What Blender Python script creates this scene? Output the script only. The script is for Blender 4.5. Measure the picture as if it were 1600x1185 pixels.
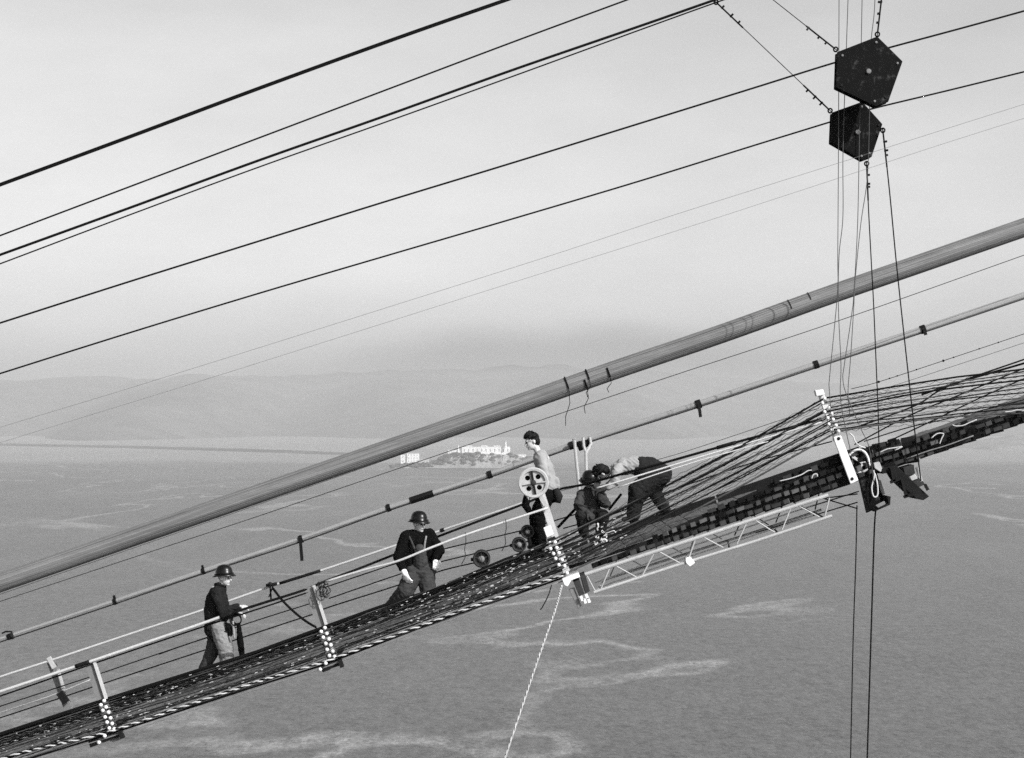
import bpy, bmesh, math, random
from mathutils import Vector, Matrix, noise as mnoise
random.seed(7)
for _o in list(bpy.data.objects): bpy.data.objects.remove(_o)
S = bpy.context.scene
COL = S.collection

# ------------------------------------------------------------------ camera, sky, sun, exposure
F = 2780.0            # focal length in photograph pixels (1600 wide)
HZ = 650.0            # eye level row in the photograph
H = 150.0             # eye height above the bay
cam = bpy.data.cameras.new('camera'); camo = bpy.data.objects.new('camera', cam); COL.objects.link(camo)
camo.location = (0, 0, H); camo.rotation_euler = (math.radians(90), 0, 0)
cam.sensor_width = 36.0; cam.lens = F / 1600 * 36.0
cam.shift_y = (HZ - 592.5) / 1600.0
cam.clip_start = 0.5; cam.clip_end = 90000
S.camera = camo

SUN_EL = math.radians(36); SUN_AZ = math.radians(44)       # azimuth: to the right of straight behind the camera
to_sun = Vector((math.sin(SUN_AZ) * math.cos(SUN_EL), -math.cos(SUN_AZ) * math.cos(SUN_EL), math.sin(SUN_EL)))
sun = bpy.data.lights.new('sun', 'SUN'); suno = bpy.data.objects.new('sun', sun); COL.objects.link(suno)
sun.energy = 4.0; sun.angle = math.radians(0.5); sun.color = (1, 0.995, 0.99)
suno.location = (30, -20, H + 40)
suno.rotation_euler = to_sun.to_track_quat('Z', 'Y').to_euler()

W = bpy.data.worlds.new('World'); S.world = W; W.use_nodes = True
nt = W.node_tree; nt.nodes.clear()
def N(t, kind, **kw):
    n = t.nodes.new(kind)
    for k, v in kw.items():
        if k in n.inputs.keys(): n.inputs[k].default_value = v
        else: setattr(n, k, v)
    return n
out = N(nt, 'ShaderNodeOutputWorld'); bg = N(nt, 'ShaderNodeBackground')
sky = N(nt, 'ShaderNodeTexSky'); sky.sky_type = 'NISHITA'; sky.sun_disc = False
sky.sun_elevation = SUN_EL; sky.sun_rotation = math.atan2(to_sun.x, to_sun.y)
sky.air_density = 1.0; sky.dust_density = 2.5; sky.ozone_density = 1.0
bw = N(nt, 'ShaderNodeRGBToBW'); nt.links.new(sky.outputs[0], bw.inputs[0])
BANK = 2.52
# thin high overcast with a low, soft-topped fog bank all round the horizon
tc = N(nt, 'ShaderNodeTexCoord'); sep = N(nt, 'ShaderNodeSeparateXYZ'); nt.links.new(tc.outputs['Generated'], sep.inputs[0])
mp = N(nt, 'ShaderNodeMapping'); mp.inputs['Scale'].default_value = (7, 7, 22); nt.links.new(tc.outputs['Generated'], mp.inputs[0])
n1 = N(nt, 'ShaderNodeTexNoise', Scale=1.0, Detail=5.0, Roughness=0.55); nt.links.new(mp.outputs[0], n1.inputs['Vector'])
n2 = N(nt, 'ShaderNodeTexNoise', Scale=4.5, Detail=2.0, Roughness=0.5); mp2 = N(nt, 'ShaderNodeMapping'); mp2.inputs['Location'].default_value = (BANK, 0, 0); mp2.inputs['Scale'].default_value = (1, 1, 0.4); nt.links.new(tc.outputs['Generated'], mp2.inputs[0]); nt.links.new(mp2.outputs[0], n2.inputs['Vector'])
def M(t, op, a, b=None, c=None):
    n = t.nodes.new('ShaderNodeMath'); n.operation = op
    for i, v in enumerate((a, b, c)):
        if v is None: continue
        if isinstance(v, (int, float)): n.inputs[i].default_value = v
        else: t.links.new(v, n.inputs[i])
    return n.outputs[0]
lum = M(nt, 'MULTIPLY', bw.outputs[0], M(nt, 'MULTIPLY_ADD', n1.outputs[0], 0.30, 0.86))
top = M(nt, 'SUBTRACT', sep.outputs[2], M(nt, 'MULTIPLY', M(nt, 'SUBTRACT', n2.outputs[0], 0.5), 0.13))
top = M(nt, 'ADD', top, M(nt, 'MULTIPLY', M(nt, 'SUBTRACT', n1.outputs[0], 0.5), 0.014))
mr = N(nt, 'ShaderNodeMapRange'); mr.interpolation_type = 'SMOOTHSTEP'
mr.inputs[1].default_value = 0.018; mr.inputs[2].default_value = 0.044; mr.inputs[3].default_value = 0.63; mr.inputs[4].default_value = 1.0
nt.links.new(top, mr.inputs[0])
lum = M(nt, 'MULTIPLY', lum, mr.outputs[0])
nt.links.new(lum, bg.inputs[0]); bg.inputs[1].default_value = 0.15
nt.links.new(bg.outputs[0], out.inputs[0])
S.view_settings.view_transform = 'Standard'; S.view_settings.look = 'None'
S.view_settings.exposure = 0.48; S.view_settings.gamma = 1.0
S.view_settings.use_curve_mapping = False
S.render.engine = 'CYCLES'
S.cycles.use_denoising = False
S.cycles.max_bounces = 5; S.cycles.volume_bounces = 1
S.render.filter_size = 1.5

# ------------------------------------------------------------------ helpers
def P(x, y, Y):
    """a point at depth Y metres seen at photograph pixel (x, y)"""
    return Vector(((x - 800.0) * Y / F, Y, H - (y - HZ) * Y / F))
def px(Y): return Y / F

def mat(name, col, rough=0.7, var=0.35, scale=12.0, metal=0.0, bump=0.0, stretch=(1, 1, 1), spec=0.08, scale2=None, streak=0.0):
    m = bpy.data.materials.new(name); m.use_nodes = True
    t = m.node_tree; b = t.nodes['Principled BSDF']
    tcn = N(t, 'ShaderNodeTexCoord'); mpn = N(t, 'ShaderNodeMapping'); mpn.inputs['Scale'].default_value = stretch
    t.links.new(tcn.outputs['Object'], mpn.inputs[0])
    a = N(t, 'ShaderNodeTexNoise', Scale=scale, Detail=6.0, Roughness=0.65); t.links.new(mpn.outputs[0], a.inputs['Vector'])
    c = N(t, 'ShaderNodeTexNoise', Scale=scale2 or scale * 0.23, Detail=3.0, Roughness=0.5); t.links.new(mpn.outputs[0], c.inputs['Vector'])
    f = M(t, 'MULTIPLY', M(t, 'MULTIPLY_ADD', a.outputs[0], 2 * var, 1 - var), M(t, 'MULTIPLY_ADD', c.outputs[0], 1.4 * var, 1 - 0.7 * var))
    if streak:
        r = N(t, 'ShaderNodeMapRange'); r.inputs[1].default_value = 0.56; r.inputs[2].default_value = 0.72; r.inputs[4].default_value = streak
        t.links.new(a.outputs[0], r.inputs[0]); v = M(t, 'ADD', M(t, 'MULTIPLY', f, col), r.outputs[0])
    else: v = M(t, 'MULTIPLY', f, col)
    t.links.new(v, b.inputs['Base Color'])
    b.inputs['Roughness'].default_value = rough; b.inputs['Metallic'].default_value = metal
    b.inputs['Specular IOR Level'].default_value = spec
    if bump:
        bn = N(t, 'ShaderNodeBump', Strength=bump, Distance=0.01); t.links.new(a.outputs[0], bn.inputs['Height']); t.links.new(bn.outputs[0], b.inputs['Normal'])
    return m

class MB:
    """collects shapes in world coordinates; build() links them as ONE mesh object"""
    def __init__(s): s.v = []; s.f = []
    def add(s, vs, fs):
        n = len(s.v); s.v += [Vector(v) for v in vs]; s.f += [tuple(i + n for i in f) for f in fs]; return s
    def tube(s, pts, r, k=6, cap=True, prof=None):
        pts = [Vector(p) for p in pts]; n = len(pts); base = len(s.v)
        rr = r if isinstance(r, (list, tuple)) else [r] * n
        ref = None
        for i, p in enumerate(pts):
            d = (pts[min(i + 1, n - 1)] - pts[max(i - 1, 0)]).normalized()
            if ref is None:
                ref = Vector((0, 0, 1)) if abs(d.z) < 0.9 else Vector((0, 1, 0))
            u = d.cross(ref).normalized(); w = u.cross(d).normalized(); ref = w
            for j in range(k):
                a = 2 * math.pi * j / k; q = prof[j] if prof else 1.0
                s.v.append(p + (u * math.cos(a) + w * math.sin(a)) * rr[i] * q)
        for i in range(n - 1):
            for j in range(k):
                a = base + i * k + j; b = base + i * k + (j + 1) % k
                s.f.append((a, b, b + k, a + k))
        if cap:
            s.f.append(tuple(base + j for j in reversed(range(k)))); s.f.append(tuple(base + (n - 1) * k + j for j in range(k)))
        return s
    def cyl(s, a, b, r0, r1=None, k=10): return s.tube([a, b], [r0, r0 if r1 is None else r1], k)
    def box(s, c, ax, hx, ay, hy, az, hz):
        c = Vector(c); ax = Vector(ax).normalized() * hx; ay = Vector(ay).normalized() * hy; az = Vector(az).normalized() * hz
        vs = [c + ax * i + ay * j + az * k for k in (-1, 1) for j in (-1, 1) for i in (-1, 1)]
        return s.add(vs, [(0, 2, 3, 1), (4, 5, 7, 6), (0, 1, 5, 4), (2, 6, 7, 3), (0, 4, 6, 2), (1, 3, 7, 5)])
    def beam(s, a, b, hw, hd, side=(0, 1, 0)):
        a = Vector(a); b = Vector(b); d = (b - a); side = Vector(side); w = d.cross(side).normalized()
        return s.box((a + b) / 2, d, d.length / 2, side - d * (side.dot(d) / d.length_squared), hd, w, hw)
    def prism(s, poly, depth):          # polygon in a plane of constant Y, extruded away from the camera
        n = len(poly); vs = [Vector(p) for p in poly] + [Vector(p) + Vector((0, depth, 0)) for p in poly]
        fs = [tuple(range(n)), tuple(reversed(range(n, 2 * n)))] + [(i, i + n, (i + 1) % n + n, (i + 1) % n) for i in range(n)]
        return s.add(vs, fs)
    def lathe(s, c, axis, prof, k=16, sx=1.0, xdir=None):  # prof: (radius, height along axis)
        c = Vector(c); axis = Vector(axis).normalized()
        u = Vector(xdir) if xdir else (axis.orthogonal()); u = (u - axis * u.dot(axis)).normalized(); w = axis.cross(u)
        base = len(s.v)
        for r, h in prof:
            for j in range(k):
                a = 2 * math.pi * j / k
                s.v.append(c + axis * h + u * math.cos(a) * r * sx + w * math.sin(a) * r)
        for i in range(len(prof) - 1):
            for j in range(k):
                a = base + i * k + j; b = base + i * k + (j + 1) % k
                s.f.append((a, b, b + k, a + k))
        s.f.append(tuple(base + j for j in reversed(range(k)))); s.f.append(tuple(base + (len(prof) - 1) * k + j for j in range(k)))
        return s
    def ring(s, c, axis, R, r, k=24, kk=6, a0=0.0, a1=2 * math.pi):
        c = Vector(c); axis = Vector(axis).normalized(); u = axis.orthogonal().normalized()
        if abs(axis.y) > 0.5: u = (Vector((1, 0, 0)) - axis * axis.x).normalized()
        w = axis.cross(u)
        full = abs(a1 - a0) > 6.28
        pts = [c + (u * math.cos(a0 + (a1 - a0) * i / k) + w * math.sin(a0 + (a1 - a0) * i / k)) * R for i in range(k + 1)]
        return s.tube(pts, r, kk, cap=not full)
    def ell(s, c, ax, rx, ay, ry, az, rz, nu=14, nv=9):
        c = Vector(c); ax, ay, az = [Vector(q).normalized() for q in (ax, ay, az)]
        base = len(s.v); s.v.append(c - az * rz)
        for i in range(1, nv):
            ph = -math.pi / 2 + math.pi * i / nv
            for j in range(nu):
                th = 2 * math.pi * j / nu
                s.v.append(c + ax * rx * math.cos(ph) * math.cos(th) + ay * ry * math.cos(ph) * math.sin(th) + az * rz * math.sin(ph))
        topi = len(s.v); s.v.append(c + az * rz)
        for j in range(nu):
            s.f.append((base, base + 1 + (j + 1) % nu, base + 1 + j))
            s.f.append((topi, topi - nu + j, topi - nu + (j + 1) % nu))
        for i in range(nv - 2):
            for j in range(nu):
                a = base + 1 + i * nu + j; b = base + 1 + i * nu + (j + 1) % nu
                s.f.append((a, b, b + nu, a + nu))
        return s
    def sph(s, c, r, nu=10, nv=7): return s.ell(c, (1, 0, 0), r, (0, 1, 0), r, (0, 0, 1), r, nu, nv)
    def cap(s, a, ra, b, rb):           # tapered limb with round ends
        a = Vector(a); b = Vector(b); s.sph(a, ra, 12, 8); s.sph(b, rb, 12, 8)
        if (b - a).length > 1e-4: s.tube([a, b], [ra, rb], 12)
        return s
    def mesh(s, name, origin=(0, 0, 0)):
        me = bpy.data.meshes.new(name); o = Vector(origin)
        me.from_pydata([v - o for v in s.v], [], s.f); me.update(); return me
    def base(s):
        xs = [v.x for v in s.v]; ys = [v.y for v in s.v]; zs = [v.z for v in s.v]
        return Vector(((min(xs) + max(xs)) / 2, (min(ys) + max(ys)) / 2, min(zs)))
    def build(s, name, m, parent=None, smooth=False):
        org = world_loc(parent) if parent else s.base()
        me = s.mesh(name, org); o = bpy.data.objects.new(name, me); COL.objects.link(o)
        if parent: o.parent = parent
        else: o.location = org
        me.materials.append(m)
        if smooth: me.shade_smooth()
        return o
def world_loc(o):
    v = Vector(o.location)
    while o.parent: o = o.parent; v += Vector(o.location)
    return v
def place(name, me, m, loc, parent=None, rot=(0, 0, 0)):
    o = bpy.data.objects.new(name, me); COL.objects.link(o)
    if m and not me.materials: me.materials.append(m)
    o.location = Vector(loc) - (world_loc(parent) if parent else Vector()); o.rotation_euler = rot
    if parent: o.parent = parent
    return o
def tag(o, label=None, cat=None, group=None, kind=None):
    if label: o['label'] = label
    if cat: o['category'] = cat
    if group: o['group'] = group
    if kind: o['kind'] = kind
    return o
def thing(name, loc, label, cat, group=None):
    o = bpy.data.objects.new(name, None); COL.objects.link(o); o.location = loc; o.empty_display_size = 0.2
    return tag(o, label, cat, group)
def spline(pts, n=8):
    pts = [Vector(p) for p in pts]
    if len(pts) < 3:
        return [pts[0].lerp(pts[-1], i / n) for i in range(n + 1)]
    res = []
    for i in range(len(pts) - 1):
        p0 = pts[i - 1] if i else pts[0] * 2 - pts[1]; p1 = pts[i]; p2 = pts[i + 1]
        p3 = pts[i + 2] if i + 2 < len(pts) else pts[-1] * 2 - pts[-2]
        for k in range(n):
            t = k / n
            res.append(0.5 * ((2 * p1) + (p2 - p0) * t + (2 * p0 - 5 * p1 + 4 * p2 - p3) * t * t + (3 * p1 - p0 - 3 * p2 + p3) * t ** 3))
    res.append(pts[-1]); return res
def line(pts, Y=None, n=8):
    """photograph polyline (x, y[, Y]) to a smooth path in space"""
    return spline([P(q[0], q[1], q[2] if len(q) > 2 else Y) for q in pts], n)
def interp(tab, x):
    if x <= tab[0][0]:
        a, b = tab[0], tab[1]
    elif x >= tab[-1][0]:
        a, b = tab[-2], tab[-1]
    else:
        for a, b in zip(tab, tab[1:]):
            if a[0] <= x <= b[0]: break
    return a[1] + (b[1] - a[1]) * (x - a[0]) / (b[0] - a[0])
def wob(path, amp, sc=1.0, seed=0):
    return [p + Vector((mnoise.noise(Vector((p.x * sc, seed, 0))), mnoise.noise(Vector((p.x * sc, seed, 7))), mnoise.noise(Vector((p.x * sc, seed, 19))))) * amp for p in path]

# ------------------------------------------------------------------ materials
m_rope = mat('dark_wire_rope', 0.005, 0.75, 0.4, 40, spec=0.06, bump=0.3)
m_rope2 = mat('worn_wire_rope', 0.016, 0.75, 0.45, 30, spec=0.1, bump=0.3)
m_ropeg = mat('grey_wire', 0.16, 0.5, 0.2, 30)
m_fall = mat('bright_wire', 0.065, 0.5, 0.2, 30)
m_ropew = mat('pale_manila_rope', 0.46, 0.8, 0.5, 4, scale2=0.9, bump=0.3)
m_rail = mat('pale_hand_rope', 0.42, 0.65, 0.2, 30)
m_white = mat('white_paint', 0.62, 0.6, 0.28, 9, spec=0.2)
m_truss = mat('pale_painted_steel', 0.36, 0.55, 0.3, 14)
m_post = mat('grey_weathered_timber', 0.165, 0.8, 0.3, 22, stretch=(4, 1, 1), bump=0.3)
m_plank = mat('dark_redwood', 0.12, 0.85, 0.7, 16, stretch=(1, 0.3, 1), bump=0.4)
m_slat = mat('weathered_slat', 0.034, 0.85, 0.5, 14, bump=0.4)
m_board = mat('tarred_board', 0.011, 0.85, 0.5, 12, bump=0.4)
m_black = mat('black_steel', 0.0035, 0.6, 0.5, 7, spec=0.06, streak=0.05, bump=0.1)
m_iron = mat('dark_iron', 0.009, 0.6, 0.4, 18, spec=0.12)
m_cable = mat('galvanised_wire', 0.155, 0.55, 0.28, 5, stretch=(1, 9, 9), spec=0.3)
m_strand = mat('pale_galvanised_strand', 0.24, 0.5, 0.2, 6, stretch=(1, 6, 6), spec=0.3)
m_tape = mat('black_tape', 0.008, 0.6, 0.3, 30)
m_skin = mat('skin', 0.44, 0.6, 0.10, 20)
m_hair = mat('dark_hair', 0.008, 0.55, 0.5, 60, bump=0.6)
m_helm = mat('black_enamel', 0.004, 0.30, 0.3, 20, spec=0.3)
m_coat = mat('dark_wool', 0.0045, 0.95, 0.4, 25, spec=0.03, bump=0.4)
m_coat2 = mat('charcoal_wool', 0.013, 0.95, 0.5, 18, spec=0.03, bump=0.5)
m_denim = mat('dark_denim', 0.017, 0.95, 0.5, 18, spec=0.03, bump=0.4)
m_denim2 = mat('worn_denim', 0.042, 0.95, 0.6, 14, spec=0.03, bump=0.4)
m_khaki = mat('faded_canvas', 0.19, 0.95, 0.7, 12, spec=0.1, bump=0.4)
m_shirt = mat('pale_cotton', 0.25, 0.95, 0.35, 7, spec=0.1, bump=0.3)
m_glove = mat('pale_canvas_glove', 0.75, 0.9, 0.12, 30, bump=0.3)
m_boot = mat('dark_leather', 0.03, 0.6, 0.4, 20)
m_bldg = mat('white_concrete', 0.62, 0.8, 0.15, 0.05, scale2=0.02)
m_bldg2 = mat('grey_concrete', 0.40, 0.85, 0.25, 0.05)
m_win = mat('dark_opening', 0.26, 0.4, 0.2, 0.1)
m_rock = mat('island_rock', 0.20, 0.95, 0.75, 0.045, scale2=0.012, bump=0.0)
m_bush = mat('island_scrub', 0.07, 0.95, 0.4, 0.1)
m_hill = mat('far_hills', 0.075, 1.0, 0.9, 0.004, scale2=0.0011)

# ------------------------------------------------------------------ the bay, far shores, hills
def water():
    me = bpy.data.meshes.new('water')
    me.from_pydata([(-16000, -600, 0), (16000, -600, 0), (16000, 21000, 0), (-16000, 21000, 0)], [], [(0, 1, 2, 3)])
    o = bpy.data.objects.new('water', me); COL.objects.link(o); tag(o, 'grey rippled bay water far below the catwalk', kind='structure')
    m = bpy.data.materials.new('bay_water'); m.use_nodes = True; t = m.node_tree; b = t.nodes['Principled BSDF']
    tcn = N(t, 'ShaderNodeTexCoord')
    def nz(scale, st, det=4.0, rough=0.6, dist=0.0):
        mpn = N(t, 'ShaderNodeMapping'); mpn.inputs['Scale'].default_value = st; t.links.new(tcn.outputs['Object'], mpn.inputs[0])
        n = N(t, 'ShaderNodeTexNoise', Scale=scale, Detail=det, Roughness=rough, Distortion=dist); t.links.new(mpn.outputs[0], n.inputs['Vector']); return n.outputs[0]
    def rng(x, a, b_, c=0.0, d=1.0, smooth=True):
        r = N(t, 'ShaderNodeMapRange'); r.interpolation_type = 'SMOOTHSTEP' if smooth else 'LINEAR'
        for i, v in enumerate((a, b_, c, d)): r.inputs[i + 1].default_value = v
        t.links.new(x, r.inputs[0]); return r.outputs[0]
    patch = nz(0.0016, (1, 0.55, 1), 5.0, 0.6, 0.6)
    cur = nz(0.0010, (1, 0.55, 1), 4.0, 0.55, 1.6)
    rip = nz(0.028, (1, 0.35, 1), 5.0, 0.7)
    fine = nz(0.16, (1, 0.5, 1), 4.0, 0.65)
    d = M(t, 'ABSOLUTE', M(t, 'SUBTRACT', cur, 0.52))
    spy = N(t, 'ShaderNodeSeparateXYZ'); t.links.new(tcn.outputs['Object'], spy.inputs[0])
    shoal = M(t, 'MULTIPLY', rng(M(t, 'MULTIPLY_ADD', patch, 2600.0, spy.outputs[1]), 6600.0, 7400.0), 0.75)
    slick = M(t, 'MAXIMUM', M(t, 'MULTIPLY', rng(d, 0.0, 0.016, 1.0, 0.0), rng(patch, 0.40, 0.58)), shoal)
    base = M(t, 'ADD', M(t, 'MULTIPLY_ADD', patch, 0.035, 0.045), M(t, 'MULTIPLY', slick, 0.115))
    fin2 = nz(0.42, (1, 0.6, 1), 3.0, 0.6)
    tex = M(t, 'ADD', M(t, 'MULTIPLY', rip, 0.7), M(t, 'ADD', M(t, 'MULTIPLY', fine, 1.6), M(t, 'MULTIPLY', fin2, 1.4)))
    base = M(t, 'MULTIPLY', base, M(t, 'MAXIMUM', M(t, 'MULTIPLY_ADD', tex, 1.5, -1.75), 0.1))
    t.links.new(base, b.inputs['Base Color'])
    t.links.new(M(t, 'MULTIPLY_ADD', patch, 0.30, 0.22), b.inputs['Roughness'])
    b.inputs['IOR'].default_value = 1.33; b.inputs['Specular IOR Level'].default_value = 0.5
    hgt = M(t, 'ADD', M(t, 'MULTIPLY', rip, 1.6), M(t, 'ADD', M(t, 'MULTIPLY', fine, 1.1), M(t, 'MULTIPLY', fin2, 0.5)))
    bn = N(t, 'ShaderNodeBump', Strength=0.9, Distance=1.0); t.links.new(hgt, bn.inputs['Height']); t.links.new(bn.outputs[0], b.inputs['Normal'])
    me.materials.append(m)
water()

def range_mesh(name, label, Y0, depth, ridge, shore, m, nx=120, ny=10, rough=18.0, seed=0.0):
    """a landmass: shore(x) gives its near edge, ridge(x) its skyline row in the photograph"""
    vs = []; fs = []; xs = [-700 + 3000.0 * i / nx for i in range(nx + 1)]
    for j in range(ny + 1):
        t = j / ny
        for x in xs:
            Ya = shore(x); Y = Ya + (Y0 + depth - Ya) * t
            X = (x - 800) * Y0 / F
            zr = max(2.0, H - (ridge(x) - HZ) * (Y0 + depth * 0.4) / F)
            pr = math.sin(min(1.0, t / 0.75) * math.pi / 2) ** 1.2 if t < 0.75 else math.cos((t - 0.75) / 0.25 * math.pi / 2)
            z = zr * pr
            if 0 < t < 1: z += rough * pr * (mnoise.fractal(Vector((X * 0.0009, Y * 0.0009, seed)), 0.9, 2.0, 5))
            vs.append((X, Y, max(z, 0.0) - (3.0 if t in (0, 1) else 0)))
    n = nx + 1
    for j in range(ny):
        for i in range(nx): fs.append((j * n + i, j * n + i + 1, (j + 1) * n + i + 1, (j + 1) * n + i))
    mb = MB(); mb.add(vs, fs); o = mb.build(name, m, smooth=True); tag(o, label, kind='structure'); return o
ridgeA = [(-700, 600), (-200, 596), (0, 590), (60, 588), (130, 591), (250, 585), (330, 590), (450, 583), (560, 577), (700, 573), (850, 571), (1000, 576), (1150, 582), (1300, 590), (1450, 600), (1600, 604), (2300, 612)]
range_mesh('hills', 'hazy far hills across the bay', 14500, 4500, lambda x: interp(ridgeA, x) + 3 * mnoise.noise(Vector((x * 0.02, 3, 1))), lambda x: 12200 + 2600 * mnoise.noise(Vector((x * 0.0045, 0.3, 0))), m_hill, nx=240, ny=14, rough=60)
sh = [(-700, 676), (0, 697), (200, 701), (400, 707), (540, 712), (575, 714)]
def strip(name, label, tab, hpx, m):
    vs = []; fs = []; n = 80; x0, x1 = tab[0][0], tab[-1][0]
    for i in range(n + 1):
        x = x0 + (x1 - x0) * i / n; Y = H * F / (interp(tab, x) - HZ); X = (x - 800) * Y / F
        e = min(1.0, (n - i) / 12) * (0.55 + 0.45 * mnoise.noise(Vector((x * 0.03, 5, 2))) + 0.3)
        for k, (dy, z) in enumerate(((0, -2), (60, hpx * Y / F * e * 0.5), (250, hpx * Y / F * e), (700, -2))): vs.append((X, Y + dy, z))
    for i in range(n):
        for k in range(3): fs.append((i * 4 + k, (i + 1) * 4 + k, (i + 1) * 4 + k + 1, i * 4 + k + 1))
    mb = MB(); mb.add(vs, fs); o = mb.build(name, m, smooth=True); tag(o, label, kind='structure'); return o
strip('far_shore', 'low dark spit of land on the far side of the bay', sh, 2.6, m_hill)
def headland():
    vs = []; fs = []; n, k = 60, 24
    for i in range(n + 1):
        for j in range(k + 1):
            X = 2080 + 1500 * i / n; Y = 7600 + 1200 * j / k
            u = i / n; v = j / k
            e = math.sin(math.pi * min(1, u * 1.02)) ** 0.7 * math.sin(math.pi * v) ** 0.6
            z = -2 + e * (95 + 30 * mnoise.noise(Vector((X * 0.004, Y * 0.004, 0))) + 14 * mnoise.noise(Vector((X * 0.02, Y * 0.02, 4))))
            vs.append((X, Y, z))
    for i in range(n):
        for j in range(k): fs.append((i * (k + 1) + j, (i + 1) * (k + 1) + j, (i + 1) * (k + 1) + j + 1, i * (k + 1) + j + 1))
    mb = MB(); mb.add(vs, fs); tag(mb.build('headland', m_rock, smooth=True), 'hazy low headland beyond the right end of the catwalk', kind='structure')
headland()

# ------------------------------------------------------------------ the island with its prison buildings
IY = 5150.0
iprof = [(600, 733), (612, 728), (625, 725), (655, 724), (675, 722), (690, 716), (700, 712), (720, 710), (800, 711), (815, 714), (832, 716), (850, 722), (866, 730)]
def island_h(x, v):
    hz = max(0.0, H - (interp(iprof, x) - HZ) * (IY + 40) / F)
    e = min(1.0, math.sin(math.pi * min(0.5, v * 1.25)) ** 0.7) if v < 0.75 else (1 - v) / 0.25
    return hz * e + (4.5 * mnoise.noise(Vector((x * 0.12, v * 7, 3))) + 3 * mnoise.noise(Vector((x * 0.4, v * 20, 9)))) * (1 if hz > 4 else 0.3) * min(1, v * 6)
def island():
    vs = []; fs = []; n, k = 150, 30
    for i in range(n + 1):
        x = 606 + 262 * i / n
        for j in range(k + 1):
            Y = IY - 45 + 260 * j / k; v = j / k; z = island_h(x, v)
            vs.append(((x - 800) * IY / F, Y, z - (3 if j in (0, k) or i in (0, n) else 0)))
    for i in range(n):
        for j in range(k): fs.append((i * (k + 1) + j, (i + 1) * (k + 1) + j, (i + 1) * (k + 1) + j + 1, i * (k + 1) + j + 1))
    mb = MB(); mb.add(vs, fs); tag(mb.build('island', m_rock), 'rocky prison island in the bay', kind='structure')
island()
def building(name, label, x0, y0, x1, y1, Y, dep, m=m_bldg, rows=2, cols=6, roof=True, wh=0.5, extra=None):
    a = P(x0, y1, Y); b = P(x1, y0, Y); w = b.x - a.x; h = b.z - a.z
    root = thing(name, ((a.x + b.x) / 2, Y, a.z), label, 'building', 'prison island buildings')
    mb = MB(); mb.box(((a.x + b.x) / 2, Y + dep / 2, (a.z + b.z) / 2 - 2), (1, 0, 0), w / 2, (0, 1, 0), dep / 2, (0, 0, 1), h / 2 + 2); mb.build('wall', m, root)
    if roof:
        r = MB(); r.box(((a.x + b.x) / 2, Y + dep / 2, b.z + 0.45), (1, 0, 0), w / 2 + 0.6, (0, 1, 0), dep / 2 + 0.6, (0, 0, 1), 0.4); r.build('roof', m_bldg2, root)
    if rows and cols:
        me = MB(); ww = w / cols * 0.22; hh = h / rows * wh * 0.75; me.box((0, 0, 0), (1, 0, 0), ww / 2, (0, 1, 0), 0.25, (0, 0, 1), hh / 2); me = me.mesh('window')
        for i in range(cols):
            for j in range(rows):
                place('window', me, m_win, (a.x + w * (i + 0.5) / cols, Y - 0.1, a.z + h * (j + 0.5) / rows), root)
    if extra: extra(root, a, b, Y, dep)
    return root
def cellhouse_roof(root, a, b, Y, dep):
    for fx in (0.14, 0.46, 0.72):
        mb = MB(); x = a.x + (b.x - a.x) * fx; mb.box((x, Y + dep * 0.5, b.z + 2.0), (1, 0, 0), 9.0, (0, 1, 0), 8, (0, 0, 1), 1.1); mb.build('skylight', m_bldg, root)
building('cell_house', 'long white cell house crowning the island', 722, 698.5, 797, 709, IY + 70, 60, rows=1, cols=11, wh=0.5, extra=cellhouse_roof)
building('barracks', 'tall white block at the left end of the island', 636, 709, 654, 723, IY + 20, 40, rows=3, cols=4)
building('guard_house', 'narrow white tower block left of the tall island block', 626, 711, 633, 724, IY + 15, 20, rows=2, cols=1)
building('officers_quarters', 'low white house stepped down the slope left of the cell house', 700, 703.5, 719, 709, IY + 60, 25, rows=1, cols=5)
building('terrace_house', 'long low white terrace wall below the cell house', 745, 712.5, 797, 715.5, IY + 25, 12, rows=0, cols=0)
building('workshop', 'low white workshop at the right end of the island', 800, 710.5, 822, 714.5, IY + 60, 25, rows=1, cols=5)
building('storehouse', 'small white storehouse on the right slope of the island', 824, 713, 838, 717, IY + 50, 20, rows=1, cols=3)
building('quay_house', 'grey house on the quay between the two island blocks', 656, 718, 670, 724.5, IY + 5, 20, m=m_bldg2, rows=1, cols=3)
def tower(name, label, cat, x, y0, y1, Y, r, cap):
    a = P(x, y1, Y); b = P(x, y0, Y); root = thing(name, a, label, cat)
    mb = MB(); mb.lathe(a, (0, 0, 1), [(r * 1.25, -3), (r, (b.z - a.z) * 0.9)], 12); mb.build('shaft', m_bldg, root)
    mb = MB(); mb.lathe(a, (0, 0, 1), [(cap, (b.z - a.z) * 0.9), (cap, (b.z - a.z) * 0.96), (cap * 0.5, (b.z - a.z) * 0.97), (cap * 0.5, (b.z - a.z) * 1.03), (0.1, (b.z - a.z) * 1.08)], 12); mb.build('lantern', m_bldg2, root)
tower('lighthouse', 'slim lighthouse beside the cell house', 'lighthouse', 790, 690, 700, IY + 60, 2.6, 3.6)
tower('water_tower', 'small dark topped tower at the left end of the cell house', 'tower', 716, 696, 706, IY + 60, 2.2, 4.2)
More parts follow.
